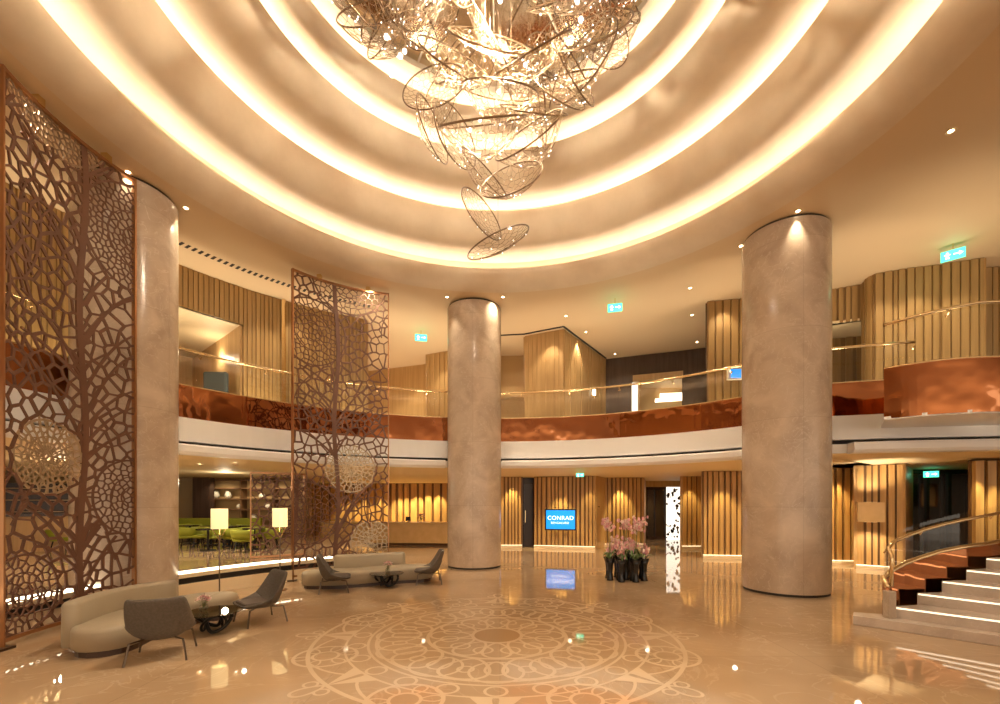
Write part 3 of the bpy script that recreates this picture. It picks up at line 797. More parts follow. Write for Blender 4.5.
# ------------------------------------------------------------------ reception
t = thing('reception_desk', 'long pale timber reception desk on the far side, left of the middle column', 'reception desk', (*W(400, 19.6), 0), world=True)
m = MB(); m.obox(W(325, 19.8), W(452, 19.3), .7, .1, .93); m.build('desk_front', M['counter'], t, bevel=.01)
m = MB(); m.obox(W(324, 19.8), W(453, 19.3), .8, .93, .98); m.build('desk_top', M['counter'], t)
m = MB(); m.obox(W(326, 19.9), W(451, 19.4), .6, 0, .1); m.build('plinth', M['wooddark'], t)
t = thing('desk_monitor', 'black monitor standing on the reception desk', 'monitor', (*W(408, 19.4), .98), world=True)
m = MB(); m.obox(W(405.6, 19.4), W(410.6, 19.4), .04, 1.04, 1.22); m.build('screen', M['black'], t)
c = W(408, 19.4); m = MB(); m.box((c[0] - .06, c[1] - .05, .98), (c[0] + .06, c[1] + .05, .99)); m.box((c[0] - .015, c[1] - .01, .98), (c[0] + .015, c[1] + .02, 1.1)); m.build('stand', M['black'], t)
def bouquet(name, label, loc, rad, vh, cols_, n=36, seed=1, vr=.07, vase='glass', group=None):
    rnd = random.Random(seed); t = thing(name, label, 'flowers', loc, group=group)
    m = MB(); m.lathe([(.001, 0), (vr * .7, 0), (vr, vh * .5), (vr * .8, vh), (vr * .7, vh), (vr * .85, vh * .5), (vr * .6, .01), (.001, .01)], n=16); m.build('vase', M[vase], t, smooth=True)
    m = MB(); mb2 = MB(); ml = MB()
    for k in range(n):
        th = rnd.uniform(0, 2 * pi); ph = rnd.uniform(0, 1.35); rr = rad * rnd.uniform(.65, 1)
        c = (rr * sin(ph) * cos(th), rr * sin(ph) * sin(th), vh + rad * .35 + rr * cos(ph) * .8)
        tgt = (m, mb2)[k % 2]; pr = rad * .24
        for j in range(5):
            a = 2 * pi * j / 5 + th; ux, uy = cos(a), sin(a)
            tip = (c[0] + ux * pr, c[1] + uy * pr, c[2] + rnd.uniform(-.3, .5) * pr)
            s1 = (c[0] + (ux * .6 - uy * .4) * pr, c[1] + (uy * .6 + ux * .4) * pr, c[2] + .2 * pr); s2 = (c[0] + (ux * .6 + uy * .4) * pr, c[1] + (uy * .6 - ux * .4) * pr, c[2] + .2 * pr)
            tgt.add([c, s1, tip, s2], [(0, 1, 2, 3)])
        ml.tube([(0, 0, vh * .3), (c[0] * .3, c[1] * .3, vh), c], rad * .012, 4)
    m.build('blossoms', M[cols_[0]], t); mb2.build('blossoms', M[cols_[1]], t); ml.build('stems', M['stem'], t)
    return t
bouquet('flower_vase', 'small vase of red orchids standing on the reception desk', (*W(421, 19.4), .98), .22, .12, ('pink', 'pink'), seed=9)

# ------------------------------------------------------------------ wall mounted display
c = W(560.5, 17.55); t = thing('wall_display', 'blue lit display with white lettering mounted on the slatted wall', 'display', (*c, 1.2), world=True)
d = 17.7; zt, zb = E - (509 - HZ) * d / F, E - (530 - HZ) * d / F
p, q = W(545, 17.75), W(576, 17.45)
m = MB(); m.obox(p, q, .08, zb, zt); m.build('bezel', M['black'], t)
p2 = W(546.2, 17.68); q2 = W(574.9, 17.39); m = MB(); m.obox(p2, q2, .02, zb + .05, zt - .05); scr = m.build('screen', M['screenblue'], t)
ry = atan2(q[1] - p[1], q[0] - p[0])
for txt, px, yy, size, name in (('CONRAD', 560.5, 519.6, .225, 'lettering'), ('BENGALURU', 559.8, 523.6, .115, 'lettering')):
    cu = bpy.data.curves.new(name, 'FONT'); cu.body = txt; cu.size = size; cu.align_x = 'CENTER'; cu.space_character = 1.08
    tmp = bpy.data.objects.new('tmp', cu); COL.objects.link(tmp)
    bpy.context.view_layer.update()
    me = bpy.data.meshes.new_from_object(tmp.evaluated_get(bpy.context.evaluated_depsgraph_get())); bpy.data.objects.remove(tmp)
    me.materials.clear(); me.materials.append(M['screentext'])
    o = bpy.data.objects.new(name, me); COL.objects.link(o); o.parent = scr
    cc = W(px, 17.48); o.location = (cc[0] - c[0], cc[1] - c[1], E - (yy - HZ) * d / F - 1.2); o.rotation_euler = (pi / 2, 0, ry)
# small side display by the upper balcony
t = thing('digital_sign', 'small cyan digital sign beside a lit panel on the upper balcony', 'sign', (*W(732, 12.2), 5), world=True)
m = MB(); m.obox(W(727.5, 12.1), W(742, 12.1), .1, 5.14, 5.42); m.build('housing', M['ceramic'], t)
m = MB(); m.obox(W(731, 12.02), W(741, 12.02), .02, 5.17, 5.4); m.build('screen', M['screenblue'], t)

# ------------------------------------------------------------------ exit signs
def exitsign(px, d, z, w, h, label, drop=.12):
    c = W(px, d); t = thing('exit_sign', label, 'exit sign', (*c, z), atan2(c[0], -c[1]) * -.0)
    t.rotation_euler.z = -atan2(c[0], c[1])
    m = MB(); m.box((-w / 2, -.03, 0), (w / 2, .03, h)); m.build('housing', M['exitg'], t)
    m = MB(); y = -.034
    k = h / 10      # running figure and arrow
    m.box((-w * .28, y, k * 2), (-w * .18, y + .003, k * 8)); m.box((-w * .36, y, k * 5), (-w * .10, y + .003, k * 6)); m.box((-w * .3, y, k * 1), (-w * .24, y + .003, k * 3)); m.box((-w * .2, y, k * 1), (-w * .14, y + .003, k * 3))
    m.box((w * .02, y, k * 4.4), (w * .25, y + .003, k * 5.6))
    m.add([(w * .25, y, k * 2.6), (w * .42, y, k * 5), (w * .25, y, k * 7.4)], [(0, 1, 2)])
    m.build('pictogram', M['exitw'], t)
    m = MB(); m.tube([(0, 0, h), (0, 0, h + drop)], .012); m.build('hanger', M['brass'], t)
exitsign(421, 14.6, 7.08, .38, .2, 'small green exit sign hanging above the balcony left of the middle column', .14)
exitsign(615, 12.3, 7.06, .38, .2, 'green exit sign hanging from the ceiling between middle and right columns', .16)
exitsign(953, 9.7, 7.08, .38, .2, 'brightest green exit sign hanging at upper right above the stair landing', .14)
exitsign(580, 15.5, 2.72, .26, .12, 'tiny green exit sign under the balcony right of the blue display', .03)
exitsign(931, 13.6, 2.60, .34, .18, 'green exit sign above the dark glass doors behind the staircase', .09)

# ------------------------------------------------------------------ wall sconce
c = W(870, 11.9); t = thing('wall_sconce', 'boxy timber wall sconce washing light up and down the slats right of the column', 'wall light', (*c, 1.3), world=True)
m = MB(); m.obox(W(857, 12.2), W(884, 11.9), .25, 1.32, 1.84); m.build('box_shade', M['counter'], t)
for z in (1.31, 1.845):
    m = MB(); m.obox(W(864, 12.15), W(877, 11.95), .04, z, z + .003); m.build('light_lens', M['shade'], t)
t = thing('wall_sconce', 'slim lit wall light on the upper timber wall left of the doorway', 'wall light', (*W(594, 16.4), 5), world=True)
c = W(594, 16.5); m = MB(); m.box((c[0] - .05, c[1] - .04, 5.75), (c[0] + .05, c[1] + .04, 6.0)); m.build('shade', M['lamp'], t); m = MB(); m.box((c[0] - .06, c[1] - .05, 5.68), (c[0] + .06, c[1] + .05, 5.75)); m.build('base', M['brass'], t)
t = thing('keypad', 'small wall switch plate on the plain timber strip', 'switch', (*W(599, 17.9), 1.2), world=True)
m = MB(); m.obox(W(597.3, 17.78), W(600.3, 18.12), .04, 1.6, 1.72); m.build('plate', M['ceramic'], t)
m = MB(); m.obox(W(598, 17.80), W(599, 17.92), .05, 1.64, 1.68); m.build('button', M['black'], t)

# ------------------------------------------------------------------ staircase at right
LP = [(5.33, 6.80), (5.80, 6.66), (6.30, 6.80), (6.74, 6.87), (7.12, 6.88), (7.50, 6.95), (7.95, 7.1)]
O_ = (8.7, 3.5)
def towards(p, k):
    dx, dy = O_[0] - p[0], O_[1] - p[1]; L = hypot(dx, dy); return (p[0] + dx / L * k, p[1] + dy / L * k)
t = thing('staircase', 'curved stone staircase with lit nosings climbing out of the frame at right', 'staircase', (6.6, 6.4, 0), world=True)
tops = [.14, .31, .48, .65, .82, .99]
for i in range(6):
    a, b = LP[i], LP[i + 1]; k = 2.6
    if i == 0: poly = [a, towards(a, 3.1), towards(LP[2], 2.6), LP[2], (5.75, 6.9), (5.5, 7.0)]
    elif i == 5: poly = [a, towards(a, k), (11, 5), (12, 7.6), (9.5, 7.4), b]
    else: poly = [a, towards(a, k), towards(LP[min(i + 2, 6)], k), LP[min(i + 2, 6)]]
    m = MB(); m.prism(poly, 0, tops[i]); o = m.build('step', M['steptread'], t, bevel=.008)
    if 0 < i:
        p = towards(a, .02); q = towards(a, k - .02); nx, ny = -(q[1] - p[1]), q[0] - p[0]; L = hypot(nx, ny); nx, ny = nx / L, ny / L
        if nx * (-3) + ny * 0 < 0: nx, ny = -nx, -ny
        p = (p[0] + nx * .012, p[1] + ny * .012); q = (q[0] + nx * .012, q[1] + ny * .012)
        m = MB(); m.obox(p, q, .02, tops[i] - .028, tops[i] - .01)
        l_ = m.build('light_strip', M['stepled'], o); 
# glass side of the stair with copper stringer
bp = [(5.75, 6.68), (5.80, 6.80), (5.95, 6.86), (6.2, 6.92), (6.5, 6.97), (6.85, 7.02), (7.2, 7.05), (7.75, 7.12), (8.3, 7.3), (9.0, 7.5)]
zt = [.57, .68, .78, .88, .97, 1.06, 1.12, 1.18, 1.24, 1.32]
zr = [1.06, 1.16, 1.25, 1.33, 1.42, 1.5, 1.57, 1.66, 1.74, 1.84]
t = thing('stair_balustrade', 'curved glass stair balustrade with brass handrail rising from a stone newel', 'balustrade', (5.68, 6.64, .14), world=True)
m = MB(); vs = []; fs = []
for i, (x, y) in enumerate(bp): vs += [(x, y, .14), (x, y, zt[i])]
for i in range(len(bp) - 1): fs.append((2 * i, 2 * i + 2, 2 * i + 3, 2 * i + 1))
m.add(vs, fs); m.build('copper_stringer', M['copper'], t, solid=.04)
m = MB(); m.tube([(x, y, zt[i] + .015) for i, (x, y) in enumerate(bp)], .035, 8); m.build('base_channel', M['brass'], t, smooth=True)
for i0, i1 in ((0, 4), (4, 7), (7, 9)):
    m = MB(); vs = []; fs = []
    for i in range(i0, i1 + 1): vs += [(*bp[i], zt[i]), (*bp[i], zr[i] + .1)]
    for i in range(i1 - i0): fs.append((2 * i, 2 * i + 2, 2 * i + 3, 2 * i + 1))
    m.add(vs, fs); m.build('glass_pane', M['glass'], t)
hb = off(bp, -.05)
m = MB(); m.tube([(hb[0][0], hb[0][1], .6), (hb[0][0], hb[0][1], .98)] + [(hb[i][0], hb[i][1], zr[i]) for i in range(len(bp))], .025, 8); m.build('handrail', M['brass'], t, smooth=True)
m = MB(); m.box((5.69, 6.58, .14), (5.80, 6.70, .54)); m.build('newel', M['column'], t, bevel=.01)
for i in (1, 4, 7):
    m = MB(); m.tube([(*bp[i], zr[i] - .08), (hb[i][0], hb[i][1], zr[i])], .012); m.build('rail_bracket', M['brass'], t)

# ------------------------------------------------------------------ seating
def catmull(pts, n=8):
    out = []
    P = [pts[0]] + list(pts) + [pts[-1]]
    for i in range(1, len(P) - 2):
        for k in range(n):
            t = k / n; a, b, c, d = P[i - 1], P[i], P[i + 1], P[i + 2]
            out.append(tuple(.5 * (2 * b[j] + (c[j] - a[j]) * t + (2 * a[j] - 5 * b[j] + 4 * c[j] - d[j]) * t * t + (3 * b[j] - a[j] - 3 * c[j] + d[j]) * t ** 3) for j in range(len(b))))
    out.append(tuple(P[-2])); return out
def stadium(path, w):               # outline of a thick path with round ends
    l = off(path, w); r = off(path, -w); n = len(path)
    a = path[-1]; b = path[-2]; th = atan2(a[1] - b[1], a[0] - b[0])
    e1 = [(a[0] + w * cos(th + pi / 2 - pi * k / 9), a[1] + w * sin(th + pi / 2 - pi * k / 9)) for k in range(1, 9)]
    a = path[0]; b = path[1]; th = atan2(a[1] - b[1], a[0] - b[0])
    e0 = [(a[0] + w * cos(th + pi / 2 - pi * k / 9), a[1] + w * sin(th + pi / 2 - pi * k / 9)) for k in range(1, 9)]
    return l + e1 + r[::-1] + e0
def layered(m, path, levels):       # stack of outlines: [(half width, z)], closed top and bottom
    rings = [stadium(path, w) for w, z in levels]; n = len(rings[0]); vs = []
    for (w, z), rg in zip(levels, rings): vs += [(p[0], p[1], z) for p in rg]
    fs = []
    for k in range(len(levels) - 1):
        for i in range(n): j = (i + 1) % n; fs.append((k * n + i, k * n + j, (k + 1) * n + j, (k + 1) * n + i))
    np_ = len(path); top = (len(levels) - 1) * n
    # top cap: strips across path
    for base in (top,):
        L0 = list(range(base, base + np_)); e1 = list(range(base + np_, base + np_ + 8)); Rr = list(range(base + np_ + 8, base + 2 * np_ + 8))[::-1]; e0 = list(range(base + 2 * np_ + 8, base + n))
        for i in range(np_ - 1): fs.append((L0[i], Rr[i], Rr[i + 1], L0[i + 1])[::-1])
        fs.append(tuple([L0[-1]] + e1 + [Rr[-1]])); fs.append(tuple([Rr[0]] + e0 + [L0[0]]))
    m.add(vs, fs)
def sofa(label, seatpts, backpts, hw=.36, hs=.35, hb=.64):
    path = catmull(seatpts, 7); c = seatpts[0]
    t = thing('curved_sofa', label, 'sofa', (c[0], c[1], 0), world=True)
    m = MB(); layered(m, path, [(hw - .04, 0), (hw - .04, .07)]); m.build('plinth', M['plinth'], t)
    m = MB(); layered(m, path, [(hw - .03, .07), (hw, .09), (hw, hs - .06), (hw - .015, hs - .02), (hw - .05, hs)]); m.build('seat', M['sofa'], t, smooth=True)
    bp_ = catmull(backpts, 7)
    m = MB(); layered(m, bp_, [(.09, .08), (.10, .1), (.095, hb - .05), (.07, hb - .015), (.03, hb)]); m.build('backrest', M['sofa'], t, smooth=True)
    return t
sofa('nearest curved taupe sofa winding past the tallest lattice screen', [(-4.90, 5.64), (-4.98, 6.05), (-5.0, 6.5), (-4.9, 6.95), (-4.75, 7.2), (-4.62, 7.25)], [(-5.25, 5.52), (-5.35, 5.9), (-5.38, 6.3), (-5.3, 6.7), (-5.12, 6.98)])
sofa('far curved taupe sofa in front of the second lattice screen', [(-3.95, 9.85), (-3.4, 9.95), (-2.9, 10.25), (-2.4, 10.5), (-1.95, 10.65)], [(-3.72, 10.35), (-3.35, 10.45), (-2.95, 10.65), (-2.4, 10.95)])

def armchair():
    t = thing('lounge_chair', 'x', 'chair')
    # bucket shell: s from front of seat (0) to top of back (1), u across
    prof = [(-.29, .285, .25, .02), (-.20, .26, .30, .04), (-.02, .235, .33, .09), (.12, .23, .345, .16), (.22, .29, .345, .17), (.27, .42, .33, .13), (.31, .58, .31, .08), (.35, .745, .285, .05)]
    m = MB(); n = 9; vs = []
    for i, (y, z, w, up) in enumerate(prof):
        for k in range(n):
            u = -1 + 2 * k / (n - 1); e = abs(u) ** 2.6
            if i < 4: vs.append((u * w, -y, z + e * up * 1.3))
            else: vs.append((u * w, -(y - e * up * 1.3), z + e * up * .2))
    fs = [(i * n + k, i * n + k + 1, (i + 1) * n + k + 1, (i + 1) * n + k) for i in range(len(prof) - 1) for k in range(n - 1)]
    m.add(vs, fs); shl = m.build('shell', M['chair'], t, smooth=True, solid=.045, sub=2)
    m = MB(); m.box((-.22, -.10, .27), (.22, .26, .335)); m.build('seat_cushion', M['cushion'], t, bevel=.03)
    m = MB()
    for z in (.44, .52): m.tube([(-.22, -.235 - (z - .44) * .3, z), (0, -.262 - (z - .44) * .3, z), (.22, -.235 - (z - .44) * .3, z)], .006, 4)
    m.build('back_seam', M['cushion'], shl)
    for sx in (-1, 1):
        for sy in (-1, 1):
            m = MB(); m.tube([(sx * .15, sy * .12, .24), (sx * .25, sy * .23 - .02, .24), (sx * .29, sy * .27 - .02, 0)], .012, 6); m.build('leg', M['legs'], t)
    return t
ch = armchair()       # faces +y in its own frame
def setc(o, x, y, rz, lab): o.location = (x, y, 0); o.rotation_euler.z = R(rz); o['label'] = lab; o.scale = (1.02, 1.05, 1.02)
setc(ch, -4.06, 5.42, 24, 'grey lounge chair seen from behind, nearest to the camera beside the near sofa')
for (x, y, rz, lab) in ((-3.72, 6.95, 138, 'grey lounge chair at the far end of the near sofa, facing left'),
                        (-3.42, 9.35, -72, 'grey lounge chair with its back to the left end of the far sofa'),
                        (-1.66, 10.3, 102, 'grey lounge chair at the right end of the far sofa near the middle column')):
    c_ = dup(ch, (0, 0, 0)); setc(c_, x, y, rz, lab)

def coffee(x, y, lab, s=1.0):
    t = thing('coffee_table', lab, 'table', (x, y, 0)); t.scale = (s, s, s)
    m = MB(); m.lathe([(.001, .285), (.36, .285), (.37, .292), (.36, .3), (.001, .3)], n=40); m.build('glass_top', M['smoke'], t, smooth=False)
    m = MB(); pts = []
    for i in range(64):
        a = 2 * pi * i / 64; r_ = .19 + .07 * cos(2 * a + .6); pts.append((r_ * cos(a), r_ * sin(a), .152 + .11 * sin(2 * a + .6)))
    m.tube(pts, .026, 8, closed=True); m.build('twisted_base', M['blackm'], t, smooth=True)
    m = MB(); pts = []
    for i in range(64):
        a = 2 * pi * i / 64; r_ = .17 + .06 * cos(2 * a + 2.6); pts.append((r_ * cos(a), r_ * sin(a), .152 + .11 * sin(2 * a + 3.4)))
    m.tube(pts, .02, 8, closed=True); m.build('inner_loop', M['blackm'], t, smooth=True)
coffee(-4.08, 6.42, 'round smoked glass coffee table with a twisted black base beside the near sofa')
coffee(-2.48, 9.85, 'round smoked glass coffee table with a twisted black base by the far sofa')
bouquet('flower_vase', 'glass vase of pink flowers on the near coffee table', (-4.2, 6.38, .3), .11, .1, ('pink', 'pinkwhite'), 40, 2, .06)
bouquet('flower_vase', 'glass vase of pink flowers on the far coffee table', (-2.46, 9.85, .3), .13, .1, ('pink', 'pinkwhite'), 40, 4, .06)

def floorlamp(x, y, lab, H=1.72, w=.145):
    t = thing('floor_lamp', lab, 'floor lamp', (x, y, 0))
    m = MB(); m.lathe([(w, H - .39), (w, H), (w - .01, H), (w - .01, H - .39), (w, H - .39)], n=28); m.build('lamp_shade', M['shade'], t, smooth=True)
    m = MB(); m.lathe([(.001, 0), (.13, 0), (.13, .02), (.001, .02)], n=24); m.build('base', M['frame'], t)
    m = MB(); m.tube([(0, 0, .02), (0, 0, H - .5)], .012); m.build('pole', M['legs'], t)
    for a in (0, 120, 240):
        m = MB(); m.tube([(0, 0, H - .62), (.07 * cos(R(a)), .07 * sin(R(a)), H - .5), ((w - .01) * cos(R(a)), (w - .01) * sin(R(a)), H - .38)], .007, 5); m.build('branch', M['brass'], t)
    m = MB(); m.ball((0, 0, H - .2), .05); m.build('bulb', M['lamp'], t)
floorlamp(*W(219.5, 8.75), 'floor lamp with glowing drum shade behind the near sofa, left of the pair')
floorlamp(*W(280, 9.45), 'floor lamp with glowing drum shade beside the second lattice screen')

# ------------------------------------------------------------------ orchid display
def orchid(i, x, y, vh, fh, lab):
    rnd = random.Random(50 + i)
    t = thing('potted_orchid', lab, 'potted flowers', (x, y, 0), rnd.uniform(0, 6), group='pink orchids in tall black vases')
    m = MB(); m.lathe([(.001, 0), (.085, 0), (.075, .03), (.055, vh * .35), (.075, vh * .75), (.13, vh), (.115, vh), (.06, vh * .75), (.001, vh * .72)], n=18); m.build('vase', M['black'], t, smooth=True)
    m = MB()
    for k in range(7):
        a = 2 * pi * k / 7 + rnd.random(); l = rnd.uniform(.16, .24)
        c0 = (.03 * cos(a), .03 * sin(a), vh * .95); mid = (l * .55 * cos(a), l * .55 * sin(a), vh + .12); tip = (l * cos(a), l * sin(a), vh + rnd.uniform(-.02, .08)); w = .03
        m.add([c0, (mid[0] - w * sin(a), mid[1] + w * cos(a), mid[2]), tip, (mid[0] + w * sin(a), mid[1] - w * cos(a), mid[2])], [(0, 1, 2, 3)])
    m.build('leaves', M['leaf'], t)
    m = MB(); b1 = MB(); b2 = MB()
    for s_ in range(4):
        a = rnd.uniform(0, 2 * pi); lean = rnd.uniform(.05, .2); h = fh * rnd.uniform(.85, 1.05) if s_ else fh
        pts = [(lean * t_ ** 1.6 * cos(a), lean * t_ ** 1.6 * sin(a), vh * .9 + (h - vh * .9) * (t_ - .12 * t_ ** 4)) for t_ in [k / 6 for k in range(7)]]
        m.tube(pts, .006, 4)
        for k in range(13):
            t_ = rnd.uniform(.72, 1.0) if fh > 1.2 else rnd.uniform(.25, 1)
            c = [lean * t_ ** 1.6 * cos(a) + rnd.uniform(-.07, .07), lean * t_ ** 1.6 * sin(a) + rnd.uniform(-.07, .07), vh * .9 + (h - vh * .9) * (t_ - .12 * t_ ** 4) + rnd.uniform(-.03, .03)]
            tgt = b1 if rnd.random() < .6 else b2; pr = rnd.uniform(.035, .05); fx = rnd.uniform(0, 2 * pi)
            ex = Vector((cos(fx), sin(fx), 0)); ey = Vector((0, 0, 1)); nn = Vector((-sin(fx), cos(fx), 0))
            C3 = Vector(c)
            for j in range(5):
                b = 2 * pi * j / 5; r1 = ex * cos(b) + ey * sin(b); tt = ex * -sin(b) + ey * cos(b)
                tgt.add([C3, C3 + r1 * pr * .6 + tt * pr * .42 + nn * .01, C3 + r1 * pr, C3 + r1 * pr * .6 - tt * pr * .42 + nn * .01], [(0, 1, 2, 3)])
    m.build('stems', M['stem'], t); b1.build('blossoms', M['pink'], t); b2.build('blossoms', M['pinkwhite'], t)
ox, oy = W(626, 10.75)
k = 0
for ring, (cnt, rad) in enumerate(((1, 0), (8, .38), (4, .2))):
    for j in range(cnt):
        a = 2 * pi * j / cnt + ring * .3
        x, y = ox + rad * cos(a) * 1.12, oy + rad * sin(a)
        tall = (ring == 1 and j in (0, 4, 6))
        orchid(k, x, y, .52 if ring == 1 else .6, 1.62 if tall else (1.05 if ring == 2 else (1.5 if ring == 0 else .92)), 'pink orchid spray in a tall black vase, one of the clustered display')
        k += 1

# ------------------------------------------------------------------ chandelier
def webmesh(seed, n, bowl):
    rnd = random.Random(seed)
    pts = darts(rnd, (-1, 1, -1, 1), .125, n, 1, lambda u, v: u * u + v * v < .95)
    ring = [(1.12 * cos(2 * pi * k / 26), 1.12 * sin(2 * pi * k / 26)) for k in range(26)]
    es = voronoi_edges(pts + ring, (-1.2, 1.2, -1.2, 1.2), 1.6)
    m = MB(); Z = lambda p: bowl * (1 - (p[0] ** 2 + p[1] ** 2))
    for p, q in es:
        a, b = hypot(*p), hypot(*q)
        if a > 1.0 and b > 1.0: continue
        if a > 1: p = (p[0] / a, p[1] / a)
        if b > 1: q = (q[0] / b, q[1] / b)
        m.tube([(*p, -Z(p)), (*q, -Z(q))], .0085, 3, 0)
    m.tube([(cos(2 * pi * k / 40), sin(2 * pi * k / 40), 0) for k in range(40)], .022, 5, 1, closed=True)
    for p in rnd.sample(pts, 9): m.ball((p[0], p[1], -Z(p) - .03), .018, 2, 5)
    return m
protos = []
for sd, bw in ((1, .22), (2, .42), (3, .7)):
    m = webmesh(sd, 900, bw); me = bpy.data.meshes.new('wire_disc'); me.from_pydata(m.v, [], m.f)
    for k_ in ('wire', 'rim', 'crystal'): me.materials.append(M[k_])
    me.polygons.foreach_set('material_index', m.mi); me.update(); protos.append(me)
ct = thing('chandelier', 'sculptural chandelier of gilded wire mesh discs spiralling down from the mirrored oculus', 'chandelier', (CX, CY, 10.16), world=True)
def wd(x, y, z, r, n, k):
    o = bpy.data.objects.new('wire_disc', protos[k]); COL.objects.link(o); o.parent = ct
    o.location = (x - CX, y - CY, z - 10.16); o.scale = (r, r, r)
    o.rotation_mode = 'QUATERNION'; o.rotation_quaternion = Vector(n).to_track_quat('Z', 'Y')
    return (x, y, z)
def px3(px, py, d): return ((px - 500) / F * d, d, E + (HZ - py) * d / F)
tops_ = []
for (px, py, d, r, n, k) in ((498, 243, 6.0, .44, (-.38, -.22, .88), 0), (482, 214, 6.1, .38, (.75, -.6, .35), 0), (511, 179, 6.1, .44, (-.3, -.75, .5), 1), (485, 174, 6.2, .42, (.7, -.3, .7), 1),
                             (528, 135, 6.2, .52, (-.5, -.65, .55), 2), (456, 136, 6.2, .42, (.8, -.6, .1), 1), (433, 130, 6.4, .42, (.9, -.35, .2), 1), (482, 122, 6.3, .62, (-.1, -.6, .8), 2),
                             (434, 86, 6.5, .48, (-.2, -.9, .3), 0), (583, 62, 6.5, .58, (-.7, -.6, .25), 1), (560, 92, 6.6, .42, (.4, -.8, .5), 0), (574, 70, 6.3, .5, (.7, -.6, .3), 1), (534, 110, 6.6, .5, (.1, -.7, .7), 1), (590, 30, 6.5, .6, (-.3, -.8, .5), 0),
                             (500, 90, 6.5, .55, (.1, -.5, .85), 2), (455, 60, 6.4, .55, (.4, -.7, .5), 1), (530, 55, 6.3, .6, (-.4, -.6, .7), 1), (490, 40, 6.4, .6, (.2, -.8, .6), 0)):
    x, y, z = px3(px, py, d); tops_.append(wd(x, y, z, r, n, k))
rnd = random.Random(21)
for k in range(56):
    a = rnd.uniform(0, 2 * pi); rr = 2.35 * sqrt(rnd.random()); z = rnd.uniform(9.0, 9.85) + (.0 if rr > 1 else -.4)
    tops_.append(wd(CX + rr * cos(a), CY + rr * sin(a), z, rnd.uniform(.4, .62), (rnd.uniform(-1, 1), rnd.uniform(-1, .3), rnd.uniform(.1, 1)), k % 3))
m = MB()
for (x, y, z) in tops_: m.tube([(x, y, z), (x, y, 10.15)], .002, 3)
m.build('suspension_wires', M['rim'], ct)
m = MB()
for k in range(60):
    a = rnd.uniform(0, 2 * pi); rr = 2.4 * sqrt(rnd.random()); m.ball((CX + rr * cos(a), CY + rr * sin(a), rnd.uniform(8.9, 10.0)), rnd.uniform(.03, .05), 0, 6)
for px, py in ((520, 140), (510, 228), (470, 130), (540, 145), (505, 80), (480, 120), (495, 208)): m.ball(px3(px, py, 6.2), .025, 0, 6)
o = m.build('crystal_lights', M['crystal'], ct); o['kind'] = 'stuff'
m = MB()
for k in range(5):
    a = R(200 + k * 35); m.ball((CX + 3.0 * cos(a), CY + 3.0 * sin(a), 9.98), .05, 0, 8)
m.build('rim_spotlights', M['lamp'], ct)

# ------------------------------------------------------------------ lights
def lamp(kind, loc, energy, color=WARM, target=None, size=None, angle=None, blend=.6, name='light'):
    l = bpy.data.lights.new(name, kind); l.energy = energy; l.color = color
    if kind == 'SPOT': l.spot_size = R(angle or 60); l.spot_blend = blend; l.shadow_soft_size = size or .05
    elif kind == 'AREA': l.shape = 'DISK'; l.size = size or 1
    else: l.shadow_soft_size = size or .1
    o = bpy.data.objects.new(name, l); COL.objects.link(o); o.location = loc
    if target: o.rotation_euler = (Vector(target) - Vector(loc)).to_track_quat('-Z', 'Y').to_euler()
    return o
# recessed downlights in the flat ceiling (visible lens + spot)
dls = [('upper', W(951, 7.0), 'far right of the ceiling'),]
dl = None
def downlight(x, y, z, lab, energy=60, angle=70, lens=.05, blend=.7):
    global dl
    if dl is None:
        dl = thing('ceiling_downlight', lab, 'downlight', (x, y, z), group='recessed ceiling downlights')
        m = MB(); m.lathe([(.001, -.004), (lens * .7, -.004)], n=16, flip=True); m.build('lens', M['lamp'], dl)
        m = MB(); m.lathe([(lens, -.004), (lens + .02, -.012), (lens + .02, 0)], n=16); m.build('trim_ring', M['ceil'], dl)
    else: dup(dl, (x, y, z), 0, lab)
    if energy: lamp('SPOT', (x, y, z - .02), energy, target=(x, y, 0), angle=angle, size=.04, blend=blend)
def ceilpt(px, py, z=ZC): d = (z - E) * F / (HZ - py); return W(px, d)
D = 'small glowing downlight set in the flat ceiling'
for px, py in ((951, 131), (798, 211), (741, 246), (447, 297), (503, 297), (586, 332), (566, 316), (690, 288), (692, 315), (697, 342), (615, 354), (186, 208), (650, 360), (128, 172)):
    x, y = ceilpt(px, py); downlight(x, y, ZC, D, 70, 62)
for px, py in ((200, 470), (236, 466), (150, 463)):
    x, y = ceilpt(px, py - 0, 2.87) if py > 502 else W(px, 12.5); downlight(x, y, 2.87, 'small glowing downlight in the lounge soffit', 18, 80)
# wall washers for the ground floor
for (px, d, e) in ((512, 17.95, 85), (560, 17.35, 130), (590, 17.2, 40), (622, 18.4, 120), (692, 17.5, 50), (726, 14.35, 70), (760, 14.2, 40), (826, 13.1, 70), (842, 13.1, 60), (985, 10.7, 60), (1010, 10.6, 60),
                   (396, 23.9, 150), (405, 23.9, 150), (416, 23.9, 150), (427, 23.9, 150), (438, 23.9, 150), (380, 23.9, 150), (362, 23.9, 150), (345, 23.9, 150)):
    x, y = W(px, d); lamp('SPOT', (x, y, 2.84), e * 1.8, target=(x * 1.012, y * 1.012, 0), angle=62, size=.03, color=(1, .78, .36))
x, y = W(869, 11.95)
lamp('SPOT', (x, y, 1.86), 70, target=(x * 1.02, y * 1.02, 3.2), angle=110, size=.05); lamp('SPOT', (x, y, 1.3), 60, target=(x * 1.02, y * 1.02, 0), angle=110, size=.05)
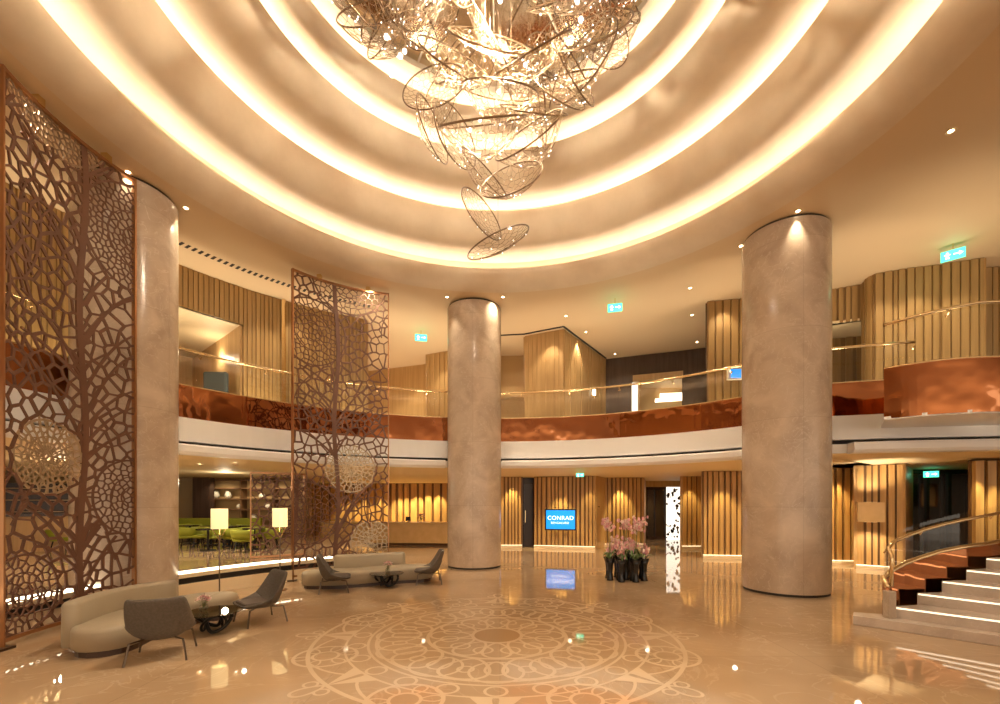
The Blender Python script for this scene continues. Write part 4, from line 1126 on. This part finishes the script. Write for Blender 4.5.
# upper storey washers
for (px, d, e) in ((548, 14.3, 60), (580, 15.2, 90), (512, 16.2, 60), (410, 17.4, 80), (440, 16.0, 60), (725, 12.1, 50), (845, 11.9, 90), (885, 10.4, 60), (930, 10.1, 60), (970, 9.8, 50), (300, 12.2, 60), (272, 11.5, 60), (200, 11.2, 40)):
    x, y = W(px, d); lamp('SPOT', (x, y, ZC - .05), e, target=(x * 1.02, y * 1.02, 4), angle=80, size=.05)
# added unseen fill spots: soffit and ceiling rings downward, balcony ring upward; chandelier glow
for a in (28, 45, 60, 75, 90, 105, 120, 137, 150, 165, 185, 205):
    lamp('SPOT', pol(9.6, a, 2.86), 130, target=pol(9.6, a, 0), angle=150, size=.06, blend=1)
    lamp('SPOT', pol(8.9 if a < 118 else 8.2, a, 3.55), 150, target=pol(8.7, a, 8), angle=165, size=.3, blend=1)  # added upward spot hidden behind the parapet, brightens the ceiling
for a in (15, 70, 110): lamp('SPOT', pol(12.5 if a > 20 else 9.5, a, 3.6), 170, target=pol(12, a, 8), angle=165, size=.3, blend=1)  # further added uplights low on the upper floor
for a in range(0, 360, 30): lamp('SPOT', pol(6.4, a, ZC - .02), 120, target=pol(6.4, a, 0), angle=140, size=.06, blend=1)
lamp('POINT', (CX, CY, 8.1), 420, size=.04, color=(1, .84, .62))
lamp('SPOT', (CX, CY, 9.0), 1200, target=(CX, CY, 0), angle=130, size=.08, blend=1, color=(1, .84, .62))
for x, y in (W(219.5, 8.75), W(280, 9.45)): lamp('POINT', (x, y, 1.53), 14, size=.1)
for px, d in ((60, 11), (225, 15.5), (120, 14)): lamp('POINT', (*W(px, d), 2.5), 25, size=.1)
for px in (222, 250, 275): lamp('SPOT', (*W(px, 18.3), 2.8), 35, target=(*W(px, 19.3), 1.2), angle=100, size=.03)  # spots added to brighten the lounge shelving
for px, d in ((655, 20.5), (215, 12.5), ): lamp('POINT', (*W(px, d), 5.9), 12, size=.05)
lamp('SPOT', (*W(655, 20.5), 2.8), 60, target=(*W(655, 20.5), 0), angle=120, size=.03); lamp('SPOT', (*W(935, 15.6), 2.8), 50, target=(*W(935, 16), 0), angle=130, size=.03)
lamp('SPOT', (*W(420, 21.5), 2.8), 120, target=(*W(420, 21.5), 0), angle=130, size=.05)

w = bpy.data.worlds.new('world'); S.world = w; w.use_nodes = True
w.node_tree.nodes['Background'].inputs[0].default_value = (1, .83, .64, 1); w.node_tree.nodes['Background'].inputs[1].default_value = 1.0

# ------------------------------------------------------------------ camera
cam = bpy.data.cameras.new('camera'); co = bpy.data.objects.new('camera', cam); COL.objects.link(co)
co.location = (0, 0, E); co.rotation_euler = (pi / 2, 0, 0)
cam.sensor_width = 36; cam.lens = F / 1000 * 36; cam.shift_y = (HZ - 352) / 1000; cam.clip_end = 200
S.camera = co
S.view_settings.view_transform = 'Standard'; S.view_settings.exposure = .55
S.cycles.max_bounces = 8; S.cycles.transparent_max_bounces = 16; S.cycles.sample_clamp_indirect = 6
S.cycles.caustics_reflective = False; S.cycles.caustics_refractive = False
